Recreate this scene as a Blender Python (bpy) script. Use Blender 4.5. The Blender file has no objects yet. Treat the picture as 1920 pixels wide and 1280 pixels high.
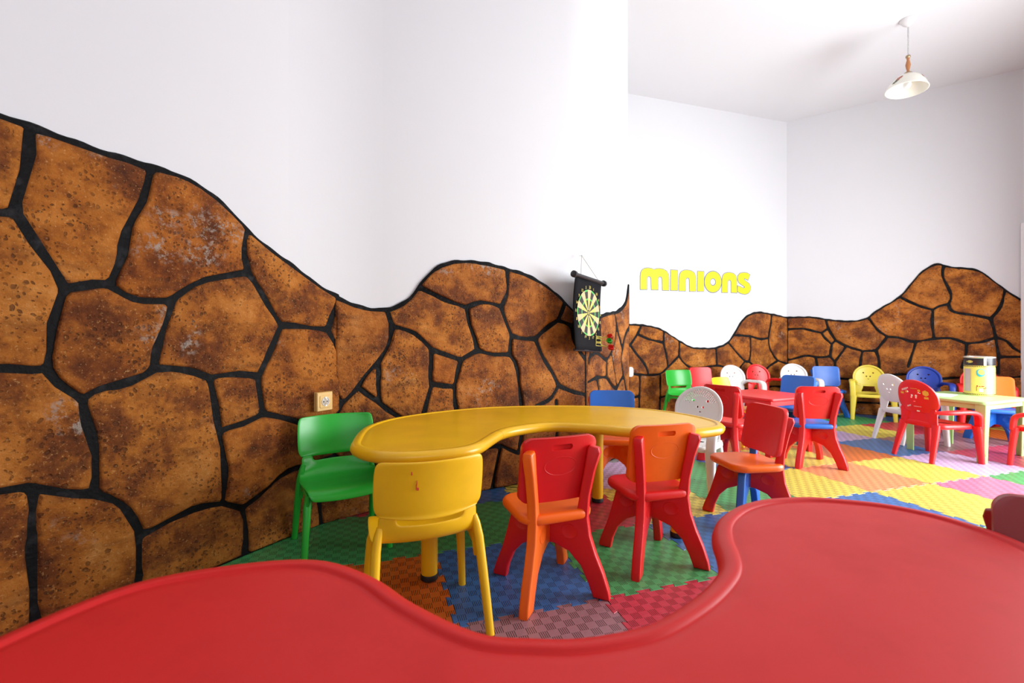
import bpy, bmesh, math, random
from mathutils import Vector, Matrix, geometry, noise as mnoise
random.seed(7)
sc = bpy.context.scene
C = sc.collection
pi = math.pi
# ------------------------------------------------------------------ camera
HC = 0.884                      # lens height above the mats
cam_d = bpy.data.cameras.new('camera')
cam_d.sensor_width = 36; cam_d.lens = 36 * 857 / 1920
cam_d.shift_y = -7 / 1920
cam_d.clip_start = 0.02
cam_d.dof.use_dof = True; cam_d.dof.focus_distance = 2.0; cam_d.dof.aperture_fstop = 3.5
cam = bpy.data.objects.new('camera', cam_d); C.objects.link(cam)
cam.location = (0, 0, HC); cam.rotation_euler = (pi / 2, 0, 0)
sc.camera = cam
# ------------------------------------------------------------------ light
sc.view_settings.view_transform = 'Standard'; sc.view_settings.look = 'None'
sc.view_settings.gamma = 1; sc.view_settings.use_curve_mapping = False
sc.view_settings.exposure = 0.0
w = bpy.data.worlds.new('daylight'); sc.world = w; w.use_nodes = True
w.node_tree.nodes['Background'].inputs[0].default_value = (0.80, 0.88, 1.0, 1)
w.node_tree.nodes['Background'].inputs[1].default_value = 1.2
sc.cycles.max_bounces = 10; sc.cycles.diffuse_bounces = 6
sc.cycles.sample_clamp_indirect = 8

def area(name, loc, target, sx, sy, power, col):
    d = bpy.data.lights.new(name, 'AREA'); d.shape = 'RECTANGLE'; d.size = sx; d.size_y = sy
    d.energy = power; d.color = col
    o = bpy.data.objects.new(name, d); C.objects.link(o); o.location = loc
    o.rotation_euler = (Vector(target) - Vector(loc)).to_track_quat('-Z', 'Y').to_euler()
    return o
# daylight entering through the glazed doors of the window wall and through the rear window
WA = Vector((5.14, 4.50)); WB = Vector((2.75, -1.6)); WD = (WB - WA).normalized(); WL = (WB - WA).length
WN = Vector((WD.y, -WD.x))      # points into the room
def wpt(s, off=0.0): p = WA + WD * s + WN * off; return (p.x, p.y)
c0 = wpt(2.70, 0.03)
area('daylight_doors', (*c0, 1.20), (c0[0] + WN.x, c0[1] + WN.y, 1.15), 2.2, 2.1, 242, (0.94, 0.975, 1.0))
area('daylight_rear_window', (0.4, -1.54, 1.75), (0.4, 0, 1.75), 2.6, 1.5, 10, (0.92, 0.96, 1.0))
# ------------------------------------------------------------------ outlines of the rock dado in millimetres along and up each wall
W1_TOP='0,1472 20,1472 40,1472 60,1472 80,1472 100,1472 120,1472 140,1472 160,1472 180,1472 200,1472 220,1472 240,1472 260,1472 280,1472 300,1472 320,1472 340,1472 360,1472 380,1472 400,1472 420,1472 440,1472 460,1472 480,1472 500,1472 520,1475 540,1480 560,1486 580,1491 600,1496 620,1501 640,1505 660,1508 680,1512 700,1514 720,1516 740,1517 760,1515 780,1512 800,1510 820,1508 840,1506 860,1504 880,1503 900,1501 920,1499 940,1498 960,1496 980,1494 1000,1493 1020,1491 1040,1490 1060,1488 1080,1487 1100,1486 1120,1485 1140,1485 1160,1484 1180,1485 1200,1484 1220,1483 1240,1479 1260,1474 1280,1468 1300,1460 1320,1450 1340,1439 1360,1426 1380,1412 1400,1397 1420,1381 1440,1363 1460,1346 1480,1331 1500,1316 1520,1303 1540,1290 1560,1278 1580,1266 1600,1255 1620,1244 1640,1233 1660,1223 1680,1212 1700,1201 1720,1189 1740,1178 1760,1166 1780,1153 1800,1142 1820,1131 1840,1120 1860,1110 1880,1101 1900,1094 1900,1094'
W1_STONES='''16,6 38,3 662,3 678,5 682,152 673,252 682,338 681,446 675,455 640,470 589,499 580,512 585,520 596,520 683,486 686,489 697,558 702,637 698,663 697,727 690,780 682,787 600,810 593,822 598,832 606,834 679,809 691,809 696,814 698,1007 702,1033 703,1102 707,1128 709,1193 707,1195 702,1193 659,1161 634,1161 589,1164 582,1167 580,1172 582,1178 592,1183 630,1190 641,1209 652,1298 653,1397 667,1473 666,1481 661,1486 608,1477 497,1448 33,1447 19,1446 14,1441 13,28
669,1229 673,1214 680,1211 720,1235 762,1238 785,1245 794,1251 817,1363 824,1475 825,1482 821,1486 772,1492 708,1492 699,1491 694,1486 687,1408 668,1297
704,89 708,13 714,4 822,3 831,4 836,9 837,152 828,253 828,282 832,308 833,357 836,387 832,427 827,437 817,442 767,447 718,447 709,441 707,363 703,332
716,476 733,468 836,466 857,457 919,424 953,413 970,412 977,443 977,512 953,608 948,643 946,681 936,696 892,737 865,780 843,779 783,787 721,779 718,763 722,737 723,668 727,642 727,608 713,497
722,810 732,808 753,812 797,812 847,803 861,804 866,809 872,843 873,927 897,1018 897,1032 881,1081 837,1152 804,1219 797,1222 748,1217 738,1212 734,1206 732,1108 723,1002
825,1240 920,1051 926,1050 978,1067 1011,1069 1021,1079 1036,1124 1042,1158 1043,1187 1054,1236 1091,1329 1101,1354 1117,1418 1122,1448 1119,1459 1072,1467 1018,1468 877,1482 854,1481 850,1477 852,1418 823,1272
854,329 857,307 858,108 867,57 868,18 876,6 893,3 1081,4 1087,13 1088,67 1092,103 1092,172 1087,232 1049,319 1029,344 982,372 931,391 862,424 859,421 853,377
890,795 904,764 922,742 949,714 958,710 994,731 1110,765 1123,777 1130,790 1133,827 1138,852 1167,928 1178,968 1182,992 1176,1001 1113,998 1083,1003 1063,1013 1016,1041 1003,1042 928,1022 918,1007 898,907 888,827
969,674 992,582 997,542 999,404 1006,391 1026,376 1061,341 1081,316 1101,276 1116,231 1137,228 1263,262 1297,262 1361,249 1367,258 1368,298 1362,457 1338,563 1322,687 1316,711 1311,721 1271,741 1222,757 1197,762 1153,762 1082,723 1047,713 1013,712 986,704 970,690
1041,1055 1066,1036 1103,1023 1147,1023 1182,1028 1198,1037 1222,1058 1259,1086 1309,1116 1449,1161 1451,1167 1443,1203 1443,1247 1456,1322 1444,1339 1406,1371 1351,1411 1292,1442 1251,1456 1212,1462 1163,1462 1151,1459 1143,1447 1125,1350 1094,1281 1084,1251 1072,1158 1040,1070
1116,6 1142,2 1427,3 1444,6 1452,68 1452,142 1438,183 1414,199 1370,225 1327,232 1273,232 1193,222 1120,200 1115,195 1113,182 1113,103 1117,73 1113,52 1113,23
1161,791 1256,776 1289,764 1333,743 1437,752 1510,741 1537,793 1551,829 1601,933 1598,943 1581,971 1546,1016 1491,1106 1466,1131 1453,1132 1413,1122 1324,1096 1273,1072 1221,1024 1213,1012 1183,917 1160,801
1340,714 1362,617 1371,536 1447,548 1502,563 1514,571 1517,587 1499,709 1477,717 1407,727 1358,727 1344,722
1374,489 1397,372 1397,338 1384,248 1393,238 1446,211 1454,211 1532,243 1556,254 1603,287 1644,306 1688,311 1708,308 1772,308 1802,313 1861,324 1865,331 1788,448 1611,526 1546,546 1528,547 1457,523 1398,517 1379,511 1373,502
1465,174 1477,92 1478,13 1481,6 1488,3 1796,4 1799,7 1797,52 1788,113 1783,158 1787,188 1789,283 1786,286 1762,283 1673,282 1613,267 1589,256 1520,210 1471,189 1464,182
1469,1224 1490,1150 1551,1061 1599,979 1620,955 1687,952 1768,938 1826,939 1834,946 1849,991 1871,1034 1881,1063 1880,1075 1875,1080 1803,1118 1712,1172 1573,1248 1485,1305 1476,1304 1468,1282
1529,679 1543,588 1553,573 1684,524 1755,485 1793,471 1881,519 1896,534 1897,672 1884,699 1882,817 1867,857 1833,908 1797,917 1747,922 1638,922 1625,920 1620,915 1584,826 1531,724 1528,707
1801,283 1807,267 1813,143 1817,117 1818,53 1824,9 1833,3 1887,3 1896,9 1897,23 1897,277 1895,295 1886,301 1873,302 1819,291
1815,449 1859,374 1889,339 1893,336 1896,339 1898,378 1897,477 1894,489 1889,490 1819,457
1860,919 1896,842 1898,963 1897,1027 1894,1038'''
W2_TOP='0,1093 20,1083 40,1075 60,1068 80,1061 100,1056 120,1051 140,1047 160,1043 180,1040 200,1038 220,1037 240,1037 260,1040 280,1044 300,1050 320,1059 340,1070 360,1084 380,1101 400,1123 420,1150 440,1180 460,1205 480,1228 500,1247 520,1264 540,1278 560,1290 580,1299 600,1307 620,1313 640,1318 660,1322 680,1325 700,1327 720,1328 740,1328 760,1328 780,1327 800,1326 820,1324 840,1322 860,1321 880,1318 900,1316 920,1313 940,1311 960,1308 980,1304 1000,1301 1020,1297 1040,1294 1060,1289 1080,1285 1100,1279 1120,1274 1140,1268 1160,1261 1180,1254 1200,1246 1220,1238 1240,1228 1260,1218 1280,1207 1300,1195 1320,1181 1340,1168 1360,1153 1380,1139 1400,1123 1420,1107 1440,1090 1460,1073 1480,1054 1500,1035 1520,1016 1540,995 1560,975 1567,969'
W2_STONES='''6,6 23,3 183,5 182,27 168,73 158,133 158,152 179,240 178,245 167,247 138,247 112,243 78,243 38,258 11,281 5,283 3,23
5,325 32,297 58,283 94,269 133,263 192,268 271,289 276,294 278,332 294,386 331,443 324,454 266,491 249,504 203,548 142,592 118,613 107,613 44,556 26,524 5,500 2,468
5,705 12,692 13,638 20,610 35,582 51,589 81,619 142,698 203,767 246,824 257,848 267,883 267,942 267,957 251,1011 246,1016 178,1018 143,1023 94,1034 14,1064 6,1064 3,1042 3,723
132,639 203,581 206,584 207,598 203,628 202,662 202,717 200,723 195,724 167,698 144,666
189,104 193,68 204,24 210,10 219,4 517,3 524,6 527,18 518,78 518,162 521,179 527,223 524,239 464,249 387,281 343,277 257,253 213,247 204,241 193,197 188,152
229,589 237,552 317,487 398,428 421,407 487,618 482,678 483,727 487,743 485,815 478,828 449,859 401,896 364,914 322,927 304,926 299,921 279,851 229,752 232,712 232,683 228,657
276,1018 294,964 303,953 392,927 416,916 436,901 499,839 511,831 654,779 679,776 759,820 748,878 714,969 699,1044 661,1061 599,1074 554,1089 514,1109 445,1135 426,1134 391,1089 351,1054 312,1033
306,296 322,293 372,303 382,308 416,393 413,399 402,395 394,399 359,428 354,429 349,425 323,382 308,352 303,327
411,301 519,264 548,258 582,258 623,267 646,334 652,378 652,412 628,508 628,552 627,592 621,601 573,603 521,615 511,614 504,601 476,484 428,362 411,309
451,1165 504,1139 644,1084 703,1071 749,1091 798,1102 925,1086 959,1146 967,1173 967,1192 957,1277 951,1286 832,1302 793,1303 767,1307 708,1307 634,1296 565,1270 524,1246 494,1221 452,1173
510,650 519,644 625,626 632,638 643,707 655,744 652,752 642,757 526,795 516,794 513,782 512,718 508,692
544,39 549,9 558,3 837,3 855,5 861,14 909,216 909,229 897,232 798,233 757,237 707,233 643,233 554,241 549,236 548,227 547,138 543,107
649,554 672,442 672,373 658,277 659,269 664,264 763,253 853,262 892,262 932,257 981,231 1040,207 1047,218 1048,242 1067,328 1071,368 1067,412 1053,498 1047,597 1032,682 1014,734 995,760 987,767 962,772 888,773 802,792 783,792 754,786 704,761 690,750 685,740 649,626
729,1029 740,960 776,881 791,831 800,820 828,808 878,798 967,798 976,804 982,853 987,888 985,905 917,1057 881,1071 852,1077 813,1077 784,1071 734,1051 728,1042
896,6 913,3 1341,4 1345,11 1333,38 1323,93 1323,127 1334,198 1327,202 1302,202 1198,202 1053,173 1038,178 988,203 948,227 940,228 903,92 893,22
950,1063 959,1024 979,964 1010,910 1063,893 1108,888 1162,893 1183,902 1237,948 1269,971 1336,1004 1349,1026 1384,1108 1378,1118 1296,1176 1214,1219 1091,1261 993,1280 988,1272 982,1143 975,1120
1010,785 1017,772 1037,747 1057,702 1062,667 1063,608 1087,492 1090,442 1261,504 1291,524 1312,552 1326,578 1322,597 1286,661 1252,702 1229,734 1163,858 1152,862 1073,868 1015,878 1008,852
1076,206 1087,204 1238,232 1312,230 1318,232 1332,313 1332,372 1318,478 1320,490 1328,496 1337,492 1342,482 1362,367 1357,313 1343,242 1347,227 1363,223 1432,222 1547,203 1556,204 1561,209 1562,228 1562,477 1560,495 1551,501 1479,514 1353,560 1337,543 1301,494 1277,478 1241,464 1188,457 1169,451 1091,409 1088,397 1087,278 1074,212
1195,864 1225,795 1239,769 1291,701 1349,604 1364,589 1443,553 1558,521 1562,533 1562,638 1560,730 1517,777 1468,848 1453,883 1445,935 1431,956 1397,972 1345,980 1222,903 1197,878
1349,74 1358,28 1366,11 1374,4 1556,4 1561,9 1562,18 1562,132 1561,166 1550,175 1467,192 1369,201 1364,196 1358,182 1348,87
1371,1001 1455,977 1476,1028 1473,1038 1461,1051 1428,1078 1410,1088 1389,1041 1370,1010
1479,874 1488,853 1502,832 1560,767 1562,902 1562,942 1558,953 1509,1004 1499,1008 1493,997 1478,947'''
W3_TOP='0,958 20,967 40,975 60,983 80,992 100,1000 120,1007 140,1015 160,1021 180,1028 200,1034 220,1040 240,1045 260,1050 280,1054 300,1058 320,1062 340,1065 360,1069 380,1072 400,1075 420,1078 440,1081 460,1083 480,1085 500,1089 520,1094 540,1101 560,1109 580,1117 600,1127 620,1138 640,1151 660,1171 680,1212 700,1278 711,1309'
W3_STONES='''6,6 32,2 232,3 249,6 272,98 277,157 260,255 250,270 233,273 188,281 182,278 173,262 167,260 160,265 154,284 147,287 118,287 42,278 12,281 6,279 3,262 3,28
6,311 32,308 97,308 118,311 147,308 159,311 162,323 163,372 172,433 172,507 161,546 142,587 132,592 113,592 23,579 15,585 16,594 148,626 258,613 281,614 287,623 288,682 292,703 289,714 266,721 180,760 143,767 88,757 60,740 48,707 38,703 27,707 23,718 25,750 35,765 69,856 76,864 86,866 92,857 80,826 81,821 137,827 148,823 150,810 132,798 83,797 72,793 69,784 73,780 128,792 152,792 192,782 289,744 315,745 341,759 418,837 435,870 442,898 452,987 436,1046 429,1054 422,1057 298,1037 209,1016 119,986 7,938 4,931 3,912 3,328
176,588 192,522 197,477 197,403 188,327 191,311 208,303 272,297 398,268 443,266 447,278 443,322 447,343 448,437 455,484 453,493 394,519 334,559 295,590 252,597 213,597 179,591
286,6 303,3 668,2 694,6 697,23 696,206 687,212 618,218 547,227 498,227 486,224 475,210 463,209 455,215 449,229 436,236 327,262 290,264 297,192 297,118 284,12
315,610 353,583 399,544 423,533 446,529 451,537 441,581 416,641 381,746 373,754 323,722 319,716 313,672
396,768 417,717 450,610 473,553 485,535 493,537 522,563 575,600 548,688 544,722 549,751 561,783 560,795 534,834 512,877 481,928 475,925 461,874 437,828
455,1054 523,908 574,836 581,840 593,867 624,916 657,948 693,972 697,983 698,1018 696,1233 664,1156 643,1132 600,1105 556,1084 507,1068 459,1061
464,349 478,268 484,259 558,243 693,241 696,244 697,927 695,933 690,934 667,918 634,886 624,871 594,791 569,746 563,713 576,671 666,471 672,452 671,439 668,432 662,429 650,435 634,464 599,559 591,566 576,564 532,538 490,495 468,412 463,377'''
W4_TOP='0,1045 20,1045 40,1044 60,1044 80,1043 100,1042 120,1042 140,1041 160,1040 180,1040 200,1039 220,1038 240,1037 260,1036 280,1035 300,1034 320,1033 340,1031 360,1029 380,1027 400,1025 420,1022 440,1019 460,1015 480,1011 500,1006 520,1000 540,994 560,986 580,978 600,969 620,960 640,951 660,940 680,930 700,918 720,906 740,895 760,884 780,872 800,861 820,850 840,840 860,830 880,820 900,810 920,802 940,794 960,788 980,783 1000,779 1020,775 1040,773 1060,771 1080,770 1100,769 1120,769 1140,768 1160,768 1180,768 1200,768 1220,769 1240,769 1260,770 1280,772 1300,774 1320,777 1340,780 1360,784 1380,789 1400,794 1420,800 1440,808 1460,818 1480,830 1500,845 1520,863 1540,886 1560,910 1580,935 1600,962 1620,989 1640,1018 1660,1045 1680,1070 1700,1093 1720,1113 1740,1131 1760,1146 1780,1158 1800,1167 1820,1176 1840,1182 1860,1188 1880,1192 1900,1196 1920,1198 1940,1201 1960,1202 1980,1202 2000,1202 2020,1201 2040,1198 2060,1195 2080,1192 2100,1189 2120,1187 2140,1184 2160,1181 2180,1178 2200,1175 2220,1172 2240,1169 2260,1165 2280,1162 2300,1159 2320,1156 2340,1153 2360,1150 2380,1147 2400,1144 2400,1144'
W4_STONES='''16,6 42,2 242,3 259,6 272,133 272,182 266,216 263,219 83,197 63,190 42,197 16,194 12,168 13,18
16,231 37,228 44,231 47,238 57,372 46,481 41,486 21,490 16,489 13,482 13,248
16,521 143,498 192,493 222,497 243,493 282,492 358,478 376,479 380,486 376,506 352,557 284,644 224,704 188,753 161,785 108,777 21,754 16,749 13,737 13,538
16,786 27,783 57,788 101,799 156,819 198,867 226,904 282,1002 283,1010 277,1012 222,1017 123,1018 97,1022 28,1022 16,1019 12,992 13,803
74,354 77,337 78,233 84,224 98,223 132,223 167,228 261,254 266,259 272,288 273,332 277,353 277,392 269,459 172,477 112,482 88,482 79,476 77,398 73,372
185,799 212,762 246,726 279,684 361,601 390,535 405,482 522,483 554,491 588,512 636,554 640,563 638,583 632,627 607,732 585,805 576,816 534,824 477,842 384,859 263,906 252,898 222,858 187,808
281,934 288,928 334,904 439,869 493,858 527,857 573,849 579,851 582,858 583,907 587,928 586,946 577,957 496,986 412,1002 322,1011 315,1009 309,1001
292,5 308,3 512,3 526,4 531,9 535,33 533,157 537,187 530,212 539,226 542,238 542,297 538,338 542,457 538,464 477,453 413,453 342,462 308,462 299,456 297,218 293,182
556,6 573,3 941,4 944,7 942,37 928,138 928,177 931,193 928,203 917,207 888,208 772,227 718,227 570,205 563,192 562,98 553,27
566,231 577,229 643,247 688,252 728,248 837,247 912,233 919,236 934,251 967,433 967,462 957,512 950,525 888,563 829,614 801,650 794,654 733,602 669,551 633,517 596,489 568,477 563,463 567,432 567,328 563,292 563,243
609,824 619,774 642,707 653,603 660,577 673,582 734,641 776,674 785,685 787,698 788,737 792,763 792,827 790,840 781,851 672,912 617,939 612,933 608,917
810,680 851,621 877,597 908,578 968,548 1018,543 1067,543 1093,547 1132,548 1228,562 1272,563 1306,569 1312,578 1308,603 1306,691 1302,742 1296,751 1257,748 1073,748 1013,753 964,764 919,779 823,825 818,817
956,223 958,148 962,122 963,18 966,6 983,3 1222,3 1234,6 1237,23 1233,58 1232,127 1222,222 1214,234 1202,237 1158,237 1082,228 1008,228 973,232 960,230
961,251 972,248 1043,257 1122,257 1157,253 1258,267 1377,268 1481,284 1487,293 1488,342 1492,368 1482,502 1476,511 1453,518 1387,537 1337,542 1278,542 1092,518 984,521 979,516 978,503 992,413 987,363 958,272
1249,144 1268,13 1271,6 1283,3 1701,4 1707,13 1717,133 1718,192 1722,228 1719,254 1707,257 1623,258 1597,262 1553,262 1442,248 1388,252 1297,238 1260,235 1251,229 1248,222
1329,694 1333,628 1341,571 1497,537 1507,532 1511,526 1515,307 1523,308 1531,314 1601,399 1612,423 1636,504 1657,538 1711,594 1713,604 1644,659 1544,759 1519,779 1493,808 1484,810 1422,778 1331,754 1328,742
1510,824 1549,789 1564,769 1604,729 1656,686 1702,642 1741,616 1772,613 1787,618 1801,649 1807,698 1808,727 1812,753 1808,783 1807,882 1801,891 1738,893 1712,897 1633,898 1607,902 1574,901 1514,836
1537,285 1612,283 1643,287 1697,287 1778,278 1930,275 1941,289 1971,379 2009,448 2008,453 1991,466 1934,494 1879,524 1796,580 1773,579 1739,585 1699,551 1673,512 1634,411 1601,349 1561,309 1541,294
1592,925 1603,923 1628,927 1662,927 1738,918 1812,917 1923,888 1963,883 2032,883 2081,889 2087,898 2093,947 2117,1038 2132,1138 2129,1159 2116,1166 1982,1182 1962,1178 1913,1177 1859,1166 1799,1146 1752,1118 1699,1071 1652,1013
1736,6 1758,3 2092,3 2109,6 2107,117 2092,242 2086,256 2081,261 2072,262 2047,258 1983,257 1954,251 1937,245 1848,248 1767,262 1751,259 1743,227 1742,118 1733,37
1816,600 1849,574 1931,526 1959,504 2022,475 2064,521 2138,567 2213,604 2213,609 2182,637 2138,698 2113,733 2096,776 2084,864 2078,866 1997,853 1978,853 1837,884 1833,872 1832,688
1961,276 1977,273 2098,297 2252,297 2292,292 2374,270 2384,271 2387,288 2387,527 2385,540 2377,547 2261,586 2248,587 2124,531 2099,511 2051,464 2024,426 1994,351 1961,284
2109,824 2124,769 2149,719 2174,684 2234,624 2258,608 2283,598 2382,575 2386,579 2387,593 2388,908 2387,1107 2383,1123 2312,1137 2164,1156 2159,1151 2153,1127 2147,1058 2108,882
2119,239 2123,168 2132,92 2133,38 2141,6 2158,3 2377,3 2386,9 2388,42 2387,232 2382,247 2372,252 2303,258 2207,277 2158,277 2121,269 2118,257'''
W5_TOP='0,1143 20,1144 40,1145 60,1145 80,1146 100,1147 120,1148 140,1148 160,1148 180,1147 200,1146 220,1145 240,1143 260,1140 280,1138 300,1134 320,1130 340,1126 360,1123 380,1119 400,1115 420,1111 440,1108 460,1104 480,1101 500,1097 520,1093 540,1090 560,1088 580,1086 600,1086 620,1085 640,1086 660,1087 680,1088 700,1091 720,1094 740,1099 760,1105 780,1113 800,1123 820,1138 840,1161 860,1181 880,1199 900,1215 920,1230 940,1245 960,1259 980,1272 1000,1285 1020,1300 1040,1315 1060,1332 1080,1351 1100,1372 1120,1396 1140,1427 1160,1459 1180,1490 1200,1522 1220,1554 1240,1582 1260,1606 1280,1626 1300,1642 1320,1656 1340,1668 1360,1677 1380,1683 1400,1685 1420,1679 1440,1665 1460,1656 1480,1650 1500,1643 1520,1639 1540,1634 1560,1630 1580,1626 1600,1623 1620,1618 1640,1613 1660,1607 1680,1599 1700,1591 1720,1578 1740,1562 1760,1540 1780,1518 1800,1495 1820,1472 1840,1448 1860,1425 1880,1402 1900,1379 1920,1358 1940,1337 1960,1317 1980,1299 2000,1282 2020,1266 2030,1258'
W5_STONES='''16,6 42,2 127,3 139,6 142,18 142,57 137,107 131,116 72,127 28,127 16,124 12,98 13,18
16,151 28,148 117,148 126,149 131,154 137,208 137,257 128,333 127,367 121,376 88,377 34,361 16,349 13,332 13,173
16,381 31,379 138,416 173,408 202,407 258,393 282,393 293,397 297,408 298,442 302,463 302,542 292,617 286,636 274,644 237,652 193,652 18,597 14,591 13,577 13,398
16,626 27,623 52,628 145,665 193,677 242,677 273,668 323,663 367,663 402,668 428,677 432,688 433,727 446,802 426,826 389,859 369,889 352,927 345,935 259,954 177,982 88,982 43,977 16,969 13,952 12,688 13,638
16,1006 37,1003 73,1007 152,1007 197,1002 246,991 352,954 368,962 409,1000 397,1057 391,1086 385,1095 307,1112 237,1122 198,1123 172,1127 23,1122 16,1119 13,1107 13,1018
154,244 163,158 169,149 238,138 367,143 374,146 377,158 377,287 372,342 366,366 363,369 303,364 286,371 252,377 168,382 161,379 158,372 157,308 153,282
166,6 183,3 381,4 386,12 383,28 382,77 376,106 367,112 313,113 287,117 174,116 169,111 163,92 163,18
315,629 327,557 327,483 323,447 323,413 326,401 342,398 432,408 471,414 476,419 473,512 477,543 477,592 473,603 458,623 439,644 427,647 372,638 323,637 316,634
375,929 402,887 451,827 459,827 473,842 479,854 477,862 438,928 420,969 411,968 382,948 375,940
399,249 402,232 403,148 409,139 487,138 553,147 642,143 649,146 652,153 648,183 648,287 657,353 655,388 533,388 502,392 453,392 408,382 400,375 398,357
411,6 428,3 636,4 642,13 643,67 647,93 647,112 641,121 623,122 548,113 517,117 414,116 409,111 408,102 408,18
419,1064 434,1009 503,863 594,804 631,786 753,740 832,748 860,755 869,761 891,789 916,834 948,886 950,896 936,911 899,939 872,967 811,1076 795,1095 727,1073 642,1063 588,1063 538,1068 428,1087 419,1081
460,660 479,629 487,625 492,628 564,741 576,773 573,783 564,789 499,833 494,834 487,828 469,801 467,743 458,682
506,421 588,413 657,413 668,417 681,434 696,464 707,498 712,528 718,627 737,712 730,725 703,732 649,749 610,769 605,769 594,756 504,596 503,438
669,84 673,13 676,6 683,3 907,3 915,8 912,52 911,121 906,126 872,132 782,123 703,123 674,126 668,117
671,146 677,144 738,152 812,152 838,148 872,148 904,156 907,168 907,212 903,248 902,382 900,395 894,409 884,424 873,427 757,398 681,389 678,377 677,223 669,157
706,421 712,419 767,428 871,454 884,461 887,617 881,656 867,697 860,715 851,721 773,722 759,716 753,702 748,657 747,608 737,528 726,474 716,444 705,426
821,1113 826,1096 851,1046 874,1009 924,949 962,917 978,908 1047,902 1071,896 1178,858 1257,858 1335,880 1344,886 1347,898 1347,932 1333,1023 1332,1062 1333,1092 1342,1158 1338,1178 1258,1208 1149,1269 1082,1321 1059,1311 998,1262 964,1241 887,1183 826,1124
890,729 902,677 912,597 913,473 916,466 923,463 947,463 1078,492 1137,488 1162,495 1179,484 1222,482 1338,453 1397,453 1498,472 1577,473 1603,484 1623,478 1682,477 1738,468 1777,468 1903,492 1942,493 1977,498 2011,509 2017,518 2015,675 2010,680 1997,682 1952,678 1893,677 1869,671 1863,662 1862,523 1857,508 1846,506 1839,514 1834,559 1822,562 1778,562 1687,572 1613,572 1601,569 1586,554 1572,557 1568,568 1568,582 1597,693 1602,728 1601,811 1596,816 1531,851 1492,867 1423,867 1263,842 1240,835 1230,830 1223,817 1189,686 1182,633 1167,568 1160,555 1152,549 1140,555 1138,577 1153,642 1182,738 1196,818 1194,824 1156,831 1135,840 1097,862 1076,871 1047,877 983,881 975,875 961,849 909,776 891,744
924,399 927,382 928,233 932,212 933,173 940,157 972,157 1048,148 1107,148 1131,154 1137,163 1142,227 1147,272 1143,303 1143,382 1151,453 1149,464 1128,467 1072,458 988,452 935,440 924,431
941,6 958,3 1131,4 1137,13 1138,32 1137,107 1136,116 1131,121 1097,127 1018,128 944,121 939,116 938,107 938,18
1100,1340 1238,1248 1341,1201 1355,1200 1379,1221 1408,1237 1469,1256 1486,1294 1486,1341 1437,1482 1418,1553 1418,1607 1424,1651 1410,1660 1388,1662 1346,1649 1297,1618 1242,1563 1131,1389 1104,1356
1161,6 1178,3 1381,4 1386,9 1387,22 1376,116 1372,120 1348,118 1322,122 1213,122 1170,115 1164,106 1158,62 1158,18
1164,199 1169,159 1174,154 1193,148 1233,143 1287,143 1347,148 1374,156 1377,168 1377,277 1368,348 1368,398 1367,417 1361,426 1278,438 1192,462 1176,459 1173,447 1172,328 1163,262
1364,939 1374,894 1379,889 1477,892 1512,887 1569,864 1611,841 1623,838 1672,838 1712,848 1804,886 1813,892 1816,898 1807,972 1787,1052 1780,1065 1768,1073 1691,1101 1548,1133 1519,1144 1490,1165 1476,1186 1465,1223 1438,1222 1415,1215 1392,1203 1367,1183 1364,1176
1395,419 1397,397 1398,233 1406,156 1447,148 1576,169 1582,178 1583,202 1587,223 1587,312 1583,343 1583,377 1587,403 1589,454 1548,452 1452,433 1413,432 1399,427
1411,6 1438,2 1567,3 1579,6 1582,18 1582,92 1576,131 1567,137 1542,133 1463,132 1412,123 1408,102 1408,18
1444,1534 1454,1499 1491,1416 1502,1382 1507,1352 1507,1298 1493,1243 1505,1195 1522,1172 1559,1154 1627,1142 1787,1100 1803,1117 1827,1153 1856,1219 1877,1293 1884,1371 1871,1391 1735,1545 1702,1567 1660,1585 1597,1602 1553,1608 1457,1634 1450,1625 1443,1597
1606,6 1632,2 1792,3 1809,6 1812,22 1808,48 1802,152 1799,159 1792,162 1723,162 1658,157 1615,145 1608,132 1607,68 1603,32
1606,601 1653,593 1792,592 1823,588 1839,591 1842,603 1842,637 1838,658 1832,777 1823,838 1822,857 1818,864 1756,834 1707,823 1648,817 1631,809 1628,797 1627,738 1608,632
1611,176 1632,173 1728,187 1777,188 1799,196 1802,208 1802,287 1793,388 1797,418 1796,441 1791,446 1782,447 1673,448 1637,452 1616,449 1613,437 1612,303 1608,272 1608,188
1814,1054 1838,918 1846,896 1911,861 1938,833 1954,804 1974,779 1992,762 2012,750 2016,754 2017,768 2018,1042 2015,1245 1937,1317 1916,1341 1908,1345 1904,1341 1893,1292 1892,1258 1881,1204 1867,1168 1815,1085
1821,448 1823,318 1827,292 1828,208 1831,196 1858,188 1902,187 2007,173 2016,179 2018,213 2017,467 2014,484 1978,482 1892,458 1862,453 1828,452
1829,134 1832,117 1833,43 1839,9 1844,4 2007,3 2016,9 2018,38 2017,127 2016,136 2011,141 1892,167 1843,167 1834,166 1829,161
1845,854 1863,723 1871,706 1883,703 2002,703 2014,706 2015,715 2003,728 1944,774 1906,836 1893,848 1870,860 1851,865 1846,864'''
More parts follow.
